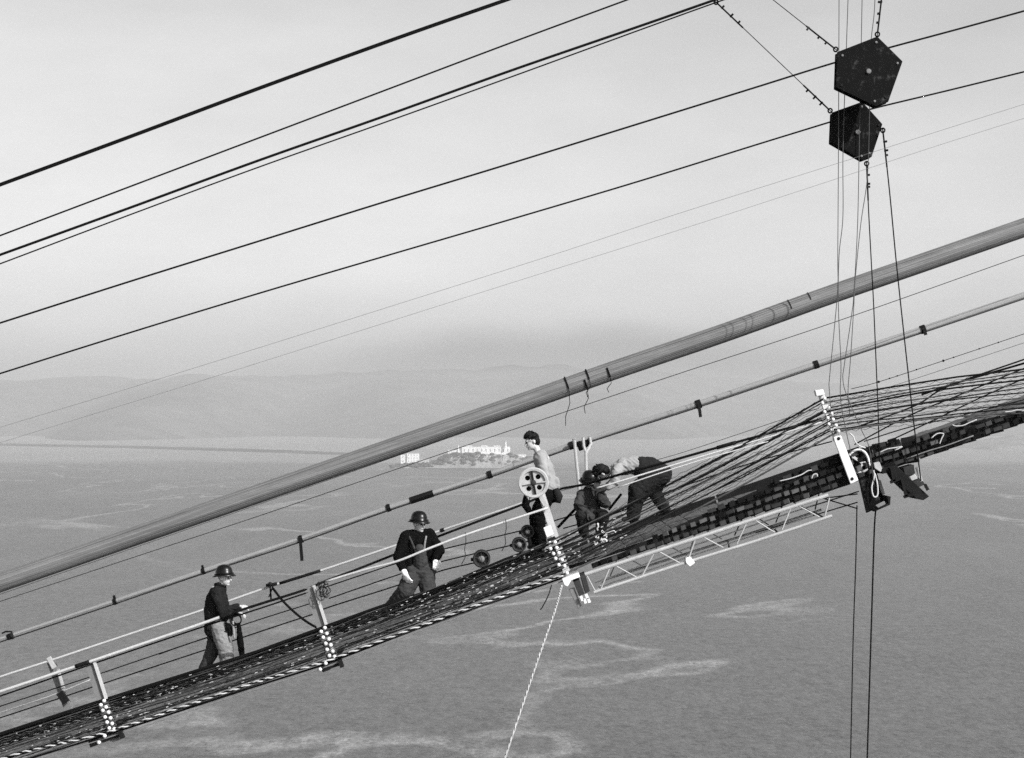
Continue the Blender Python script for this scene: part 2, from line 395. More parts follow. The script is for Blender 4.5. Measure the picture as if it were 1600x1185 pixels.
def scrub():
    mb = MB(); r = random.Random(3)
    for _ in range(520):
        x = r.choice((r.uniform(612, 672), r.uniform(672, 850), r.uniform(672, 745))); y = r.uniform(712, 729)
        if x < 672: y = r.uniform(722, 729)
        s_ = r.choice((1.5, 2.5, 3.5, 6.0)) * r.uniform(.8, 1.2); v = (729 - y) / 17 * .42 + .03; Y = IY - 45 + 260 * v; X_ = (x - 800) * IY / F; q = Vector((X_, Y, island_h(x, v) + s_ * .3))
        mb.ell(q, (1, r.uniform(-.3, .3), 0), s_ * 1.3, (0, 1, 0), s_, (0, 0, 1), s_ * r.uniform(.5, .9), 6, 4)
    tag(mb.build('scrub', m_bush), 'dark scrub and trees on the island slopes', 'scrub', kind='stuff')
scrub()

# ------------------------------------------------------------------ haze over the bay
def haze():
    mb = MB(); mb.box((0, 10900, 250), (1, 0, 0), 17000, (0, 1, 0), 11700, (0, 0, 1), 251)
    m = bpy.data.materials.new('haze_air'); m.use_nodes = True; t = m.node_tree; t.nodes.remove(t.nodes['Principled BSDF'])
    v = N(t, 'ShaderNodeVolumePrincipled'); v.inputs['Color'].default_value = (0.66, 0.66, 0.66, 1); v.inputs['Density'].default_value = 8.2e-5
    v.inputs['Anisotropy'].default_value = 0.0
    t.links.new(v.outputs[0], t.nodes['Material Output'].inputs['Volume'])
    tag(mb.build('haze', m), 'pale haze lying over the bay', kind='stuff')
haze()

# ------------------------------------------------------------------ overhead ropes against the sky
def rope(name, label, pts, r, m, Y=None, cat='cable', group=None, n=10, k=6, wobble=0.0, seed=0):
    path = line(pts, Y, n)
    if wobble: path = wob(path, wobble, 1.3, seed)
    mb = MB(); mb.tube(path, r, k); o = mb.build(name, m, smooth=True); tag(o, label, cat, group); return o
Yo = 27.4
top = MB(); pth = line([(-60, 311), (0, 289), (200, 215), (400, 140), (620, 60), (800, -3), (900, -38)], 26.6)
tr = thing('hauling_cable', pth[0], 'thickest overhead cable, topmost of the lines across the sky', 'cable', 'overhead cables')
for dz in (0.0, 0.026):                                     # a pair of ropes laid close together
    q = MB(); q.tube([p + Vector((0, 0.01 * dz, dz - 0.013)) for p in pth], 0.0165, 8); q.build('wire_rope', m_rope, tr, True)
rope('overhead_cable', 'thin overhead cable second from the top', [(-60, 391), (0, 368.5), (200, 293), (400, 217.5), (600, 142), (800, 66.5), (980, 0), (1080, -37)], 0.0135, m_rope, 26.8, group='overhead cables')
rope('overhead_cable', 'thick overhead cable third from the top, just above a thin one', [(-60, 420), (0, 398.5), (200, 326), (400, 252.5), (600, 182), (800, 110), (1000, 41), (1120, -1), (1220, -36)], 0.021, m_rope, 27.0, group='overhead cables')
rope('overhead_cable', 'thin overhead cable hugging the underside of a thicker one', [(-60, 434), (0, 412.5), (200, 337), (400, 263), (600, 192), (800, 120), (1000, 47), (1125, 2), (1220, -31)], 0.0115, m_rope, 27.05, group='overhead cables')
rope('overhead_cable', 'overhead cable running through the upper pulley block', [(-60, 524), (0, 505), (200, 441), (400, 378.5), (600, 316), (800, 255), (1000, 193), (1180, 137), (1305, 98), (1392, 74), (1500, 45), (1600, 17.5), (1680, -5)], 0.0155, m_rope, 27.4, group='overhead cables')
rope('overhead_cable', 'overhead cable running through the lower pulley block', [(-60, 603), (0, 584), (200, 521), (400, 460), (600, 401), (800, 342.5), (1000, 283), (1180, 227), (1300, 190), (1360, 171), (1480, 142), (1600, 112.5), (1680, 93)], 0.0145, m_rope, 28.05, group='overhead cables')
rope('signal_wire', 'upper of two hair thin pale wires crossing the hazy sky', [(-60, 688), (0, 668), (250, 592), (800, 419), (1060, 334), (1315, 253.5), (1480, 201), (1680, 138)], 0.0028, m_ropeg, 26.0, 'wire', 'signal wires', n=14, k=4)
rope('signal_wire', 'lower of two hair thin pale wires crossing the hazy sky', [(-60, 712), (0, 692), (325, 592), (800, 442), (1060, 360), (1300, 282), (1480, 223), (1680, 160)], 0.0026, m_ropeg, 26.1, 'wire', 'signal wires', n=14, k=4)

# pentagonal pulley blocks
def block(label, verts, Y, hub, th=0.16):
    root = thing('pulley_block', P(hub[0], verts[3][1], Y), label, 'pulley block', 'pulley blocks')
    for i, dy in enumerate((0.0, th)):
        pts = [P(x, y, Y) + Vector((0, dy, 0)) for x, y in verts]
        mb = MB(); mb.prism(pts, 0.03); o = mb.build('cheek_plate', m_black, root); bv = o.modifiers.new('b', 'BEVEL'); bv.width = .010; bv.segments = 2
    c = P(hub[0], hub[1], Y)
    mb = MB(); mb.lathe(c + Vector((0, 0.03, 0)), (0, 1, 0), [(0.32, 0.0), (0.32, 0.02), (0.28, 0.05), (0.28, 0.07), (0.32, 0.10), (0.32, 0.12)], 28); mb.build('sheave', m_iron, root)
    mb = MB(); mb.lathe(c + Vector((0, -0.03, 0)), (0, 1, 0), [(0.03, 0), (0.04, 0.01), (0.04, th + 0.07)], 12); mb.build('axle', m_ropeg, root)
    cen = Vector((sum(p[0] for p in verts) / len(verts), sum(p[1] for p in verts) / len(verts)))
    for x, y in verts:
        q = Vector((x, y)).lerp(cen, 0.16); b = P(q.x, q.y, Y)
        mb = MB(); mb.lathe(b + Vector((0, -0.016, 0)), (0, 1, 0), [(0.012, 0), (0.02, 0.006), (0.02, 0.03)], 8); mb.build('bolt', m_ropeg if (int(x) % 3 == 0) else m_iron, root)
    return root
pent1 = [(1308, 81.5), (1371, 57), (1410.5, 96), (1388, 159.5), (1368, 166.6), (1306, 137)]
pent2 = [(1300, 176), (1347.5, 159), (1379, 194), (1362, 245.7), (1347.5, 251), (1298, 223)]
block('large black pentagonal pulley block, the upper of two', pent1, 27.30, (1357, 112))
block('smaller black pentagonal pulley block hanging under the larger one', pent2, 27.98, (1340, 207))

def stay(label, a, b, Y, ends, group='block stays', r=0.007, name='stay_wire', mid=None):
    pts = [a] + (mid or []) + [b]
    root = thing(name, P(b[0], b[1], Y), label, 'wire', group)
    path = line(pts, Y, 6); mb = MB(); mb.tube(path, r, 5); mb.build('wire', m_rope, root, True)
    av = path[0]; bv = path[-1]
    for e in ends:                              # rope doubled back and clamped near its end
        p0, p1 = (bv, path[-2]) if e else (av, path[1]); d = (p1 - p0).normalized()
        mb = MB(); mb.tube([p0 + d * 0.08, p0 + d * 0.62], 0.013, 6); mb.build('spliced_end', m_rope, root)
        mb = MB(); mb.ring(p0 + d * 0.04, (0.75, 1, 0.3), 0.034, 0.013, 14, 5); mb.build('shackle', m_iron, root)
        for t in (0.17 + .05 * e, 0.36, 0.40 + .2 * abs(math.sin(b[0]))):
            s_ = d.cross(Vector((.4 * math.sin(t * 40), 1, 0)))
            mb = MB(); mb.box(p0 + d * t + s_ * 0.016, d, 0.015, (0, 1, 0), 0.02, s_, 0.016 + .016 * abs(math.sin(t * 23 + b[1]))); mb.build('wire_clip', m_iron, root)
    return root
stay('slanting stay wire from the cables to the lower pulley block', (1116, 1), (1300, 176), 27.85, (0, 1))
stay('slanting stay wire running to the upper pulley block', (1180, -22), (1309, 80), 27.33, (1,))
stay('short clamped wire holding the upper pulley block from above', (1380, -25), (1370.5, 58), 27.36, (1,))
# falls hanging between the blocks and the catwalk
def fall(label, pts, Y, r=0.0065, m=m_fall): return rope('fall_wire', label, pts, r, m, Y, 'wire', 'hanging falls', n=6, k=5)
fall('leftmost hanging wire passing in front of the lower pulley block', [(1311, -30), (1311, 0), (1310, 250), (1309, 400), (1309, 450), (1303, 520), (1296, 592), (1296, 612), (1302, 690)], 27.75)
fall('second hanging wire from the left by the pulley blocks', [(1325, -30), (1325, 0), (1319, 170), (1317, 250), (1317, 340), (1311, 400), (1310, 480), (1314, 570), (1314, 630), (1332, 720)], 27.78)
fall('third hanging wire, passing over the middle of the lower pulley block', [(1347, -30), (1347, 0), (1343, 200), (1340, 350), (1334, 460), (1331, 490), (1319, 572), (1317, 592), (1322, 615), (1345, 670), (1358, 700), (1366, 760)], 27.76)
fall('fourth hanging wire, slanting off the bottom of the lower block', [(1368, -30), (1366, 20), (1360, 80), (1358, 200), (1355, 280), (1345, 350), (1336, 440), (1334, 480), (1329, 560), (1325, 612), (1328, 650)], 27.80)
def clamped_fall(label, pts, Y, r):
    root = stay(label, pts[-1], pts[0], Y, (1,), 'hanging falls', r, 'fall_wire', mid=list(reversed(pts[1:-1]))); return root
clamped_fall('dark hanging wire shackled to the foot of the lower pulley block', [(1354, 252), (1357, 325), (1362, 420), (1365, 475), (1370, 592), (1372, 640), (1374, 722)], 28.0, 0.0095)
clamped_fall('dark wire slanting down from the lower block to the hanging tray', [(1379, 200), (1390, 300), (1402, 425), (1420, 592), (1430, 680), (1439, 752)], 27.9, 0.0105)
fall('left of two plumb wires dropping from the catwalk to the water', [(1339, 790), (1337, 880), (1333, 1000), (1329, 1185), (1328, 1230)], 28.3, 0.010, m_rope)
fall('right of two plumb wires dropping from the catwalk to the water', [(1369, 790), (1366, 830), (1362, 960), (1355, 1185), (1354, 1230)], 28.3, 0.0135, m_rope)

# ------------------------------------------------------------------ main cable and strands
YC = 29.5
cab = [(-60, 931), (0, 911), (200, 842), (400, 773), (600, 704), (800, 635), (965, 577), (1130, 521), (1300, 460), (1450, 408), (1600, 356), (1690, 325)]
cpath = line(cab, YC, 7)
croot = thing('main_cable', cpath[0], 'thick bundled main suspension cable rising to the right', 'cable')
kk = 132; rc = random.Random(5); prof = []
for i in range(kk): prof.append((1.0 if i % 2 else 0.985) * (1 + rc.uniform(-0.007, 0.007)))
def wire_tone(m, amt=1.0):
    t = m.node_tree; b = t.nodes['Principled BSDF']; src = b.inputs['Base Color'].links[0].from_socket
    at = N(t, 'ShaderNodeAttribute'); at.attribute_name = 'wire_tone'
    t.links.new(M(t, 'MULTIPLY', src, at.outputs['Fac']), b.inputs['Base Color'])
wire_tone(m_cable)
def add_tone(o, k, seed, lo, hi):
    me = o.data; at = me.attributes.new('wire_tone', 'FLOAT', 'POINT'); rt_ = random.Random(seed)
    base = [rt_.uniform(lo, hi) for _ in range(k)]
    for i in range(len(me.vertices)):
        ring_, j_ = divmod(i, k)
        at.data[i].value = base[j_] * (1 + 0.45 * mnoise.noise(Vector((j_ * 0.37, ring_ * 0.16, seed))) + 0.25 * mnoise.noise(Vector((j_ * 0.11, ring_ * 0.5, seed + 3))))
mb = MB(); mb.tube(cpath, 0.156, kk, prof=prof); add_tone(mb.build('wire_bundle', m_cable, croot, True), kk, 8, 0.48, 1.32)
for i in range(9):                                       # outermost wires lying loose on the bundle
    a = math.radians(rc.uniform(150, 400)); ph = rc.uniform(0, 9); q = MB()
    off = 0.154 + rc.uniform(0, 0.004)
    pts = []
    for j, p in enumerate(cpath):
        aa = a + 0.10 * math.sin(j * 0.05 + ph)
        lift = (0.04 if i == 0 else 0.006) * max(0, math.sin(j * 0.045 + ph)) if j < 45 else 0.003
        pts.append(p + Vector((0, -math.cos(aa) * (off + lift), math.sin(aa) * (off + lift))))
    q.tube(pts, 0.0035, 4); q.build('loose_wire', m_ropeg if i % 4 else m_rope2, croot)
def seize(x, y, drop, k=0):
    q = MB(); c = P(x, y, YC); c.z = interp([(p.x, p.z) for p in cpath], c.x)
    d = Vector((1, 0, 0.35)).normalized(); w = Vector((0, 1, 0)).cross(d).normalized()
    a0, a1 = k
    pts = [c + (Vector((0, -1, 0)) * math.cos(a) + -w * math.sin(a)) * 0.166 for a in [a0 + (a1 - a0) * t / 10 for t in range(11)]]
    q.tube(pts, 0.014 if drop else 0.006, 5)
    if drop:
        e = pts[0]; q.tube([e, e + Vector((0.02, -0.01, -drop * 0.4)), e + Vector((-0.05, 0, -drop * 0.75)), e + Vector((-0.08 * drop, 0, -drop))], 0.006, 4)
    q.build('seizing_wire', m_rope, croot)
seize(887, 600, 0.62, (-0.2, 1.4)); seize(913, 595, 0.42, (-0.9, 0.1)); seize(920, 592, 0.30, (0.0, 1.5)); seize(950, 580, 0.26, (-0.5, 0.5))
seize(1235, 480, 0, (0.0, 1.4)); seize(1266, 470, 0, (0.2, 1.5))
rope('guide_wire', 'thin dark guide wire strung just below the main cable', [(-60, 959), (0, 940), (200, 874), (400, 808), (600, 740), (800, 672), (1037, 592), (1300, 505), (1600, 399), (1690, 367)], 0.0062, m_rope2, 29.3, 'wire', n=8, k=5)

YS = 30.3
stc = [(-60, 1020), (0, 1000), (180, 940), (320, 892), (470, 843), (607, 794), (765, 742), (905, 692), (1091, 632), (1275, 570), (1442, 515), (1600, 462), (1690, 432)]
spath = line(stc, YS, 6)
sroot = thing('strand_cable', spath[0], 'slim pale strand bundle banded with black tape, rising behind the workers', 'cable')
rs = [0.040 + 0.020 * min(1, max(0, (p.x + 9.0) / 18.0)) for p in spath]
kk = 28; prof = [(1.0 if i % 4 else 0.90) for i in range(kk)]
mb = MB(); mb.tube(spath, rs, kk, prof=prof); mb.build('wire_bundle', m_strand, sroot, True)
q = MB(); q.tube([p + Vector((0, -0.015, -r_ * 0.98)) for p, r_ in zip(spath, rs)], 0.010, 5); q.build('lowest_wire', m_rope2, sroot)
def band(x, half, r, strap=0, up=0):
    c0 = P(x - half, interp(stc, x - half), YS); c1 = P(x + half, interp(stc, x + half), YS)
    q = MB(); q.cyl(c0, c1, r, r, 14)
    if up: q.beam(c0.lerp(c1, .5), c0.lerp(c1, .5) + Vector((-0.02, -0.02, up)), 0.018, 0.025)
    b = q.build('tape_band', m_tape, sroot)
    if strap:
        q = MB(); c = c0.lerp(c1, .5) + Vector((0, -r - 0.01, 0)); q.beam(c, c + Vector((0.03, 0, -strap)), 0.026, 0.012); q.build('strap', m_tape, b)
for x, half, r, st, up in ((180, 2.5, .058, 0, .10), (318, 2.5, .058, 0, .10), (470, 3, .066, .36, .06), (607, 3, .066, 0, .06), (659, 18, .062, 0, 0), (765, 3.5, .068, 0, 0), (893, 4, .07, 0, 0), (1091, 4, .078, .22, 0), (1275, 3.5, .072, 0, 0), (1442, 3.5, .076, .10, 0), (15, 3, .055, 0, .02)):
    band(x, half, r, st, up)
q = MB(); c = P(18, 988, YS - .06); q.tube([c + Vector((-.16, 0, -.02)), c + Vector((-.1, 0, .01)), c + Vector((0.0, 0, 0.01)), c + Vector((.03, 0, -.12))], 0.018, 6); q.build('hook', m_iron, sroot)

# ------------------------------------------------------------------ catwalk: floor, side ropes, boards
YN, YF = 28.0, 31.3
floor = [(-80, 1229), (61, 1183), (162, 1150), (400, 1075), (681, 973), (800, 932), (890, 901), (1180, 806), (1292, 769), (1345, 749), (1440, 717), (1600, 661), (1690, 628)]
topl = [(-80, 1172), (0, 1146), (162, 1093), (400, 1018), (597, 946), (681, 920), (800, 869), (860, 850)]
croot2 = thing('catwalk', P(400, 1075, (YN + YF) / 2), 'dark plank and rope catwalk climbing to the right under the main cable', 'catwalk')
def fz(X): # height of the near floor edge at world x
    return H - (interp(floor, 800 + X * F / YN) - HZ) * YN / F
X0 = P(-80, 0, YN).x; X1 = P(1690, 0, YN).x
pm = []
for v in range(3):
    b_ = MB(); r_ = random.Random(v); b_.box((0, 0, 0), (1, r_.uniform(-.01, .01), 0), 0.079, (0, 1, 0), 1.17, (0, 0, 1), 0.02); pm.append(b_.mesh('plank'))
X = X0; i = 0
while X < X1:
    s_ = (fz(X + 0.1) - fz(X - 0.1)) / 0.2; a = math.atan(s_)
    place('plank', pm[i % 3], m_plank, (X, YN + 2.15 + random.uniform(-.06, .06), fz(X) + 0.10 + random.uniform(-.006, .006)), croot2, (0, -a, random.uniform(-.01, .01)))
    X += 0.165 * math.cos(a); i += 1
for m_ in pm: pass
for Y in (YN + 1.05, (YN + YF) / 2 + .5, YF - 0.05):            # stringers under the planks
    mb = MB(); pts = [P(x, interp(floor, x), YN) for x in range(-80, 1700, 60)]
    mb.tube([Vector((p.x, Y, p.z + 0.045)) for p in pts], 0.03, 6); mb.build('floor_rope', m_rope2, croot2)
def sideboard(x0, x1, lo, hi, Y, name, m, hd=0.018, step=40, gap=0.03):
    x = x0
    while x < x1:
        xe = min(x + step, x1); a0, a1 = lo(x), lo(xe); b0, b1 = hi(x), hi(xe)
        A = P(x, (a0 + b0) / 2, Y); B = P(xe, (a1 + b1) / 2, Y); d = (B - A).normalized() * gap / 2
        o_ = Vector((0, 0.004 * (int(x / step) % 2), 0)); mb = MB(); mb.beam(A + d + o_, B - d + o_, abs(a0 - b0) / 2 * px(Y), hd); mb.build(name, m, croot2); x = xe
# dark toe boards along the near edge
tp = lambda x: interp(topl, x)
sideboard(-80, 850, lambda x: tp(x) + 17, lambda x: tp(x) + 4, YN + 0.13, 'toe_board', m_board, step=150)
sideboard(-80, 870, lambda x: tp(x) + 25, lambda x: tp(x) + 20, YN + 0.16, 'toe_board', m_board, step=150)
# far side toe board
sideboard(-80, 1345, lambda x: interp(floor, x) * 0 + HZ + (interp(floor, 800 + (x - 800) * YF / YN) - HZ) * YN / YF - 6, lambda x: HZ + (interp(floor, 800 + (x - 800) * YF / YN) - HZ) * YN / YF - 22, YF, 'far_toe_board', m_board, step=200)
# the open middle span and the upper span show rows of slats on the near side
sm = MB(); sm.box((0, 0, 0), (1, 0, 0), 0.054, (0, 1, 0), 0.02, (0, 0, 1), 0.040); sm = sm.mesh('slat')
sm2 = MB(); sm2.box((0, 0, 0), (1, 0, 0), 0.060, (0, 1, 0), 0.02, (0, 0, 1), 0.042); sm2 = sm2.mesh('slat')
m_sl = [m_slat, mat('grey_slat', 0.07, .85, .4, 14), mat('black_slat', 0.007, .85, .4, 14)]
bt = [(900, 8), (980, 14), (1080, 30), (1180, 44), (1290, 62), (1345, 56), (1420, 46), (1500, 38), (1600, 20), (1690, 18)]   # band height over the floor edge
slat_meshes = []
for m_ in m_sl:
    for kx, kz in ((1, 1), (.78, .85), (1.25, .7)):
        a_ = sm.copy(); a_.transform(Matrix.Diagonal((kx, 1, kz, 1))); a_.materials.append(m_); slat_meshes.append(a_)
rr = random.Random(11)
for row in range(4):
    x = 930 + row * 7
    while x < 1690:
        hb = interp(bt, x); y = interp(floor, x) - 6 - row * 12.5
        if 6 + row * 12.5 < hb * .9:
            s_ = (interp(floor, x + 5) - interp(floor, x - 5)) / 10
            o = place('slat', slat_meshes[rr.randrange(3) + 3 * rr.choices((0, 1, 2), ((4, .8, 3), (4, 3, 1), (3, .5, 4), (2, .2, 5))[row])[0]], None, P(x, y + rr.uniform(-1, 1), YN + 0.05 + row * 0.012), croot2, (0, math.atan(s_) + rr.uniform(-.05, .05), rr.uniform(-.5, .5)))
        x += rr.choice((13, 14, 15, 16))
sideboard(925, 1345, lambda x: interp(floor, x) - 1, lambda x: interp(floor, x) - interp(bt, x) * (.86 + .16 * mnoise.noise(Vector((x * .05, 2, 0)))), YN + 0.16, 'side_board', m_board, step=22, gap=-0.006)
sideboard(1345, 1690, lambda x: interp(floor, x) - 1, lambda x: interp(floor, x) - interp(bt, x) * (.84 + .2 * mnoise.noise(Vector((x * .05, 2, 0)))), YN + 0.16, 'side_board', m_board, step=22, gap=-0.006)

# spreader posts with their white rope clips
clips1 = [(163, 1095), (158, 1101.5), (166, 1105), (161, 1110), (170, 1113), (164.5, 1120.5), (173, 1122), (167.6, 1128.5), (175.5, 1130.6), (171, 1137.7), (178.7, 1139)]
low1 = [(164, 1150), (155, 1160)]
clips2 = [(507.6, 981), (502, 987), (510.6, 990), (505, 996), (514, 998.7), (509, 1005.5), (517, 1008), (511, 1015), (520, 1017.7), (514.7, 1024.5), (522.8, 1026)]
low2 = [(509, 1036.5), (500.5, 1046)]
clips3 = [(867, 847.5), (858, 846), (869.7, 856), (860, 857.6), (873, 864.4), (864.6, 865.4), (878, 875), (868, 873), (882, 884.6), (873, 883), (886, 895.6)]
clips4 = [(1288, 623), (1284.5, 630), (1294.7, 638), (1288, 644), (1298.8, 646.6), (1293, 653.4), (1301, 655.6), (1294.7, 663), (1305.6, 665), (1299, 672), (1309.5, 674)]
def clip_mesh(r):
    b_ = MB(); b_.lathe((0, 0, 0), (0, -1, 0), [(r * 0.7, -0.03), (r * 0.75, 0.0), (r, 0.012), (r * 0.95, 0.03), (r * 0.6, 0.045), (r * 0.15, 0.05)], 12)
    me = b_.mesh('rope_clip'); me.materials.append(m_white); me.shade_smooth(); return me
cm = clip_mesh(0.030)
def post(label, top_, bot, hw, hd, clips, low, m, Y=YN):
    root = thing('spreader_post', P(bot[0], bot[1], Y), label, 'post', 'rope spreader posts')
    mb = MB(); mb.beam(P(top_[0], top_[1], Y + 0.10), P(bot[0], bot[1], Y + 0.10), hw, hd); mb.build('upright', m, root)
    if low:
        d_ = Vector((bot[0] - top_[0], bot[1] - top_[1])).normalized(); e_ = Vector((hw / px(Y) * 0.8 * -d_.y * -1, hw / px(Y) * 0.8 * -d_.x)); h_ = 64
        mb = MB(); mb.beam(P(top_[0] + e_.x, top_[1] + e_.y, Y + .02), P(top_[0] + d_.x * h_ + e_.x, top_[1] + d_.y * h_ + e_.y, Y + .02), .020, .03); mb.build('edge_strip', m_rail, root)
    for x, y in clips: place('rope_clip', cm, None, P(x, y, Y - 0.02), root)
    for x, y in low: place('rope_clip', cm, None, P(x, y, Y - 0.10), root)
    return root
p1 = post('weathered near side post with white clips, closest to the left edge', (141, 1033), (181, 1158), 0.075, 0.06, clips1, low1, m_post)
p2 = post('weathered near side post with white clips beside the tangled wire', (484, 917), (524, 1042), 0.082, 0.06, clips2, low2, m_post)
for r_, (x, y) in ((p1, (178, 1147)), (p2, (521, 1036))):
    mb = MB(); a = P(x - 16, y + 5, YN - .03); mb.box(P(x + 4, y - 14, YN + 2.1), (0, 1, 0), 1.7, (1, 0, .33), 0.06, (-.33, 0, 1), 0.05); mb.build('cross_beam', m_slat, r_)
    mb = MB(); mb.box(P(x + 12, y + 1, YN - .05), (1, 0, .33), 0.03, (0, 1, 0), 0.05, (-.33, 0, 1), 0.06); mb.build('bracket', m_iron, r_)
    mb = MB(); mb.beam(P(x - 18, y + 12, YN + .02), P(x + 10, y + 2, YN + .02), .018, .03); mb.build('foot_plate', m_iron, r_)
p3 = post('pale post carrying the spoked wheel, white clips down its lower half', (846, 772), (889, 905), 0.055, 0.05, clips3, [], m_rail)
def plate(root, name, poly, Y, th, m):
    mb = MB(); mb.prism([P(x, y, Y) for x, y in poly], th); o = mb.build(name, m, root); bv = o.modifiers.new('b', 'BEVEL'); bv.width = .008; bv.segments = 2; return o
plate(p3, 'white_plate', [(849, 825), (860, 820.5), (865.5, 835), (854.5, 840.5)], YN - .10, .05, m_white)
plate(p3, 'dark_collar', [(854.5, 843), (867, 838), (868.5, 842), (856, 847)], YN - .08, .05, m_board)
plate(p3, 'foot_block', [(878, 905), (888, 901), (904, 895), (906.5, 902), (893, 907), (887, 917), (882, 915)], YN - .12, .3, m_white)
plate(p3, 'dark_board', [(896, 910), (905.5, 906), (913.5, 928), (905, 932)], YN - .10, .5, m_slat)
plate(p3, 'dark_board', [(907, 900), (914.5, 897), (922, 924), (914.5, 928)], YN - .08, .5, m_slat)
plate(p3, 'prop', [(889, 922), (897.5, 919), (909, 947.5), (903, 951)], YN - .06, .12, m_post)
for x, y in ((909, 935), (914, 939), (917, 932), (920, 938)):
    mb = MB(); mb.box(P(x, y, YN - .1), (1, 0, .4), .022, (0, 1, 0), .03, (-.4, 0, 1), .04); mb.build('bolt_end', m_white, p3)
q = MB(); q.beam(P(840, 768, YN + .0), P(852, 790, YN + .0), .03, .02); q.beam(P(835, 756, YN + .05), P(847, 778, YN + .05), .025, .02); q.build('wheel_bracket', m_truss, p3)
p4 = post('tall white post with a bolted plate where the ropes fan out', (1281, 612), (1332, 752), 0.045, 0.04, clips4, [], m_white)
plate(p4, 'bolted_plate', [(1302, 684), (1314, 680.5), (1341.5, 751), (1329, 756.5)], YN - .06, .05, m_white)
for x, y in ((1310.5, 685.5), (1331.5, 748.5)):
    mb = MB(); mb.lathe(P(x, y, YN - .062), (0, -1, 0), [(.026, -.01), (.026, .006), (.018, .012)], 10); mb.build('bolt', m_iron, p4)
plate(p4, 'top_block', [(1273.5, 610), (1286.5, 608.5), (1289, 617), (1276, 619.5)], YN - .05, .14, m_white)

m_sider = mat('frayed_side_rope', 0.06, 0.8, 0.8, 9, stretch=(3, 3, 3))
# side ropes: each runs through its clip on every post
ends = [577, 581, 587, 594, 600, 606, 614, 622, 630, 637, 646]
for i in range(11):
    a, b_, c_, d_ = clips1[i], clips2[i], clips3[i], clips4[i]
    L = (-80, a[1] + (a[0] + 80) * 0.325); R = (1690, ends[i] - 22)
    def sag(u, v, n, s_): return [(u[0] + (v[0] - u[0]) * t / n, u[1] + (v[1] - u[1]) * t / n + s_ * math.sin(math.pi * t / n)) for t in range(n)]
    pts = sag(L, a, 3, 1) + sag(a, b_, 7, 4) + sag(b_, c_, 7, 5) + sag(c_, d_, 9, 5 + 2 * math.sin(i * 2.1)) + sag(d_, (1600, ends[i]), 6, -3 + 3 * math.sin(i * 1.7)) + [(1600, ends[i]), R]
    path = [P(x, y, YN + (0.035 if i % 2 else 0.0)) for x, y in pts]
    mb = MB(); mb.tube(wob(path, 0.012, 1.5, i), [(.007 if p_.x < .5 else .012) * (1.35 if i in (0, 3, 10) else 1.0) for p_ in path], 6); mb.build('side_rope', (m_rope, m_sider, m_rope2)[i % 3], croot2, True)
# bottom ropes: a pale and a dark strand laid round each other, and the lowest line
bl = [(-80, 1213), (30, 1177), (164, 1146), (400, 1066), (509, 1034), (700, 962), (800, 926), (880, 898)]
bl2 = [(-80, 1231), (61, 1186), (162, 1155), (400, 1077.5), (500, 1046), (681, 977), (800, 936), (880, 908)]
def twisted(tab, Y, r, pitch, mats, name):
    A = P(tab[0][0], tab[0][1], Y); B = P(tab[-1][0], tab[-1][1], Y); n = int((B.x - A.x) / pitch * 10)
    for s_, m_ in enumerate(mats):
        pts = []
        for i in range(n + 1):
            x = tab[0][0] + (tab[-1][0] - tab[0][0]) * i / n; ph = 2 * math.pi * i / 10 + s_ * 2 * math.pi / len(mats) + 2.2 * mnoise.noise(Vector((i * .045, 3.1, 0)))
            rr_ = r * (0.8 + 0.6 * mnoise.noise(Vector((i * .06, 8.2, 1)))); pts.append(P(x, interp(tab, x) + 1.2 * mnoise.noise(Vector((x * .02, 5, 5))), Y) + Vector((0, math.cos(ph) * rr_, math.sin(ph) * rr_)))
        mb = MB(); mb.tube(pts, r * 1.05, 5); mb.build(name, m_, croot2, True)
twisted(bl, YN - .05, 0.0125, 0.19, (m_ropew, m_rope), 'bottom_rope')
mb = MB(); mb.tube([P(x, interp(bl2, x), YN - .04) for x in range(-80, 881, 32)], 0.009, 6); mb.build('lowest_rope', m_post, croot2, True)
mb = MB(); mb.tube([P(x, interp(bl2, x) - 5, YN + .02) for x in range(-80, 881, 32)], 0.017, 6); mb.build('lowest_rope', m_rope, croot2, True)
mb = MB(); mb.tube([P(x, tp(x) + 1, YN + .05) for x in range(-80, 861, 30)], 0.028, 6); mb.build('top_rope', m_rope, croot2, True)
twisted([(x, y + 19) for x, y in topl], YN + .08, 0.009, 0.16, (m_ropew, m_rope), 'lashing_rope')
def at_rope(f, x):       # row of the side rope band at fraction f of its height
    t0 = interp([(-80, 1180), (162, 1100), (507, 985), (862, 846), (1288, 622), (1600, 577), (1690, 555)], x)
    t1 = interp([(-80, 1232), (178, 1142), (522, 1030), (886, 898), (1309, 676), (1600, 648), (1690, 628)], x)
    return t0 + (t1 - t0) * f
rw_ = random.Random(31)
for i in range(14):                                        # slack mesh wires running lengthwise between the ropes
    f_ = rw_.uniform(0.02, 0.98); ph_ = rw_.uniform(0, 9); x0_ = rw_.choice((-80, -80, 120, 300, 520)); x1_ = rw_.choice((870, 870, 1270, 1680)); pts = []
    x = x0_
    while x <= x1_:
        pts.append(P(x, at_rope(min(1, max(0, f_ + .014 * math.sin(x * .017 + ph_) + .010 * math.sin(x * .051 + ph_))), x), YN - .01 + .03 * math.sin(x * .03 + ph_))); x += 14
    mb = MB(); mb.tube(pts, rw_.uniform(.003, .005), 4); mb.build('mesh_wire', (m_sider, m_rope, m_rope2, m_post)[i % 4] if x1_ < 900 else m_rope2, croot2, True)
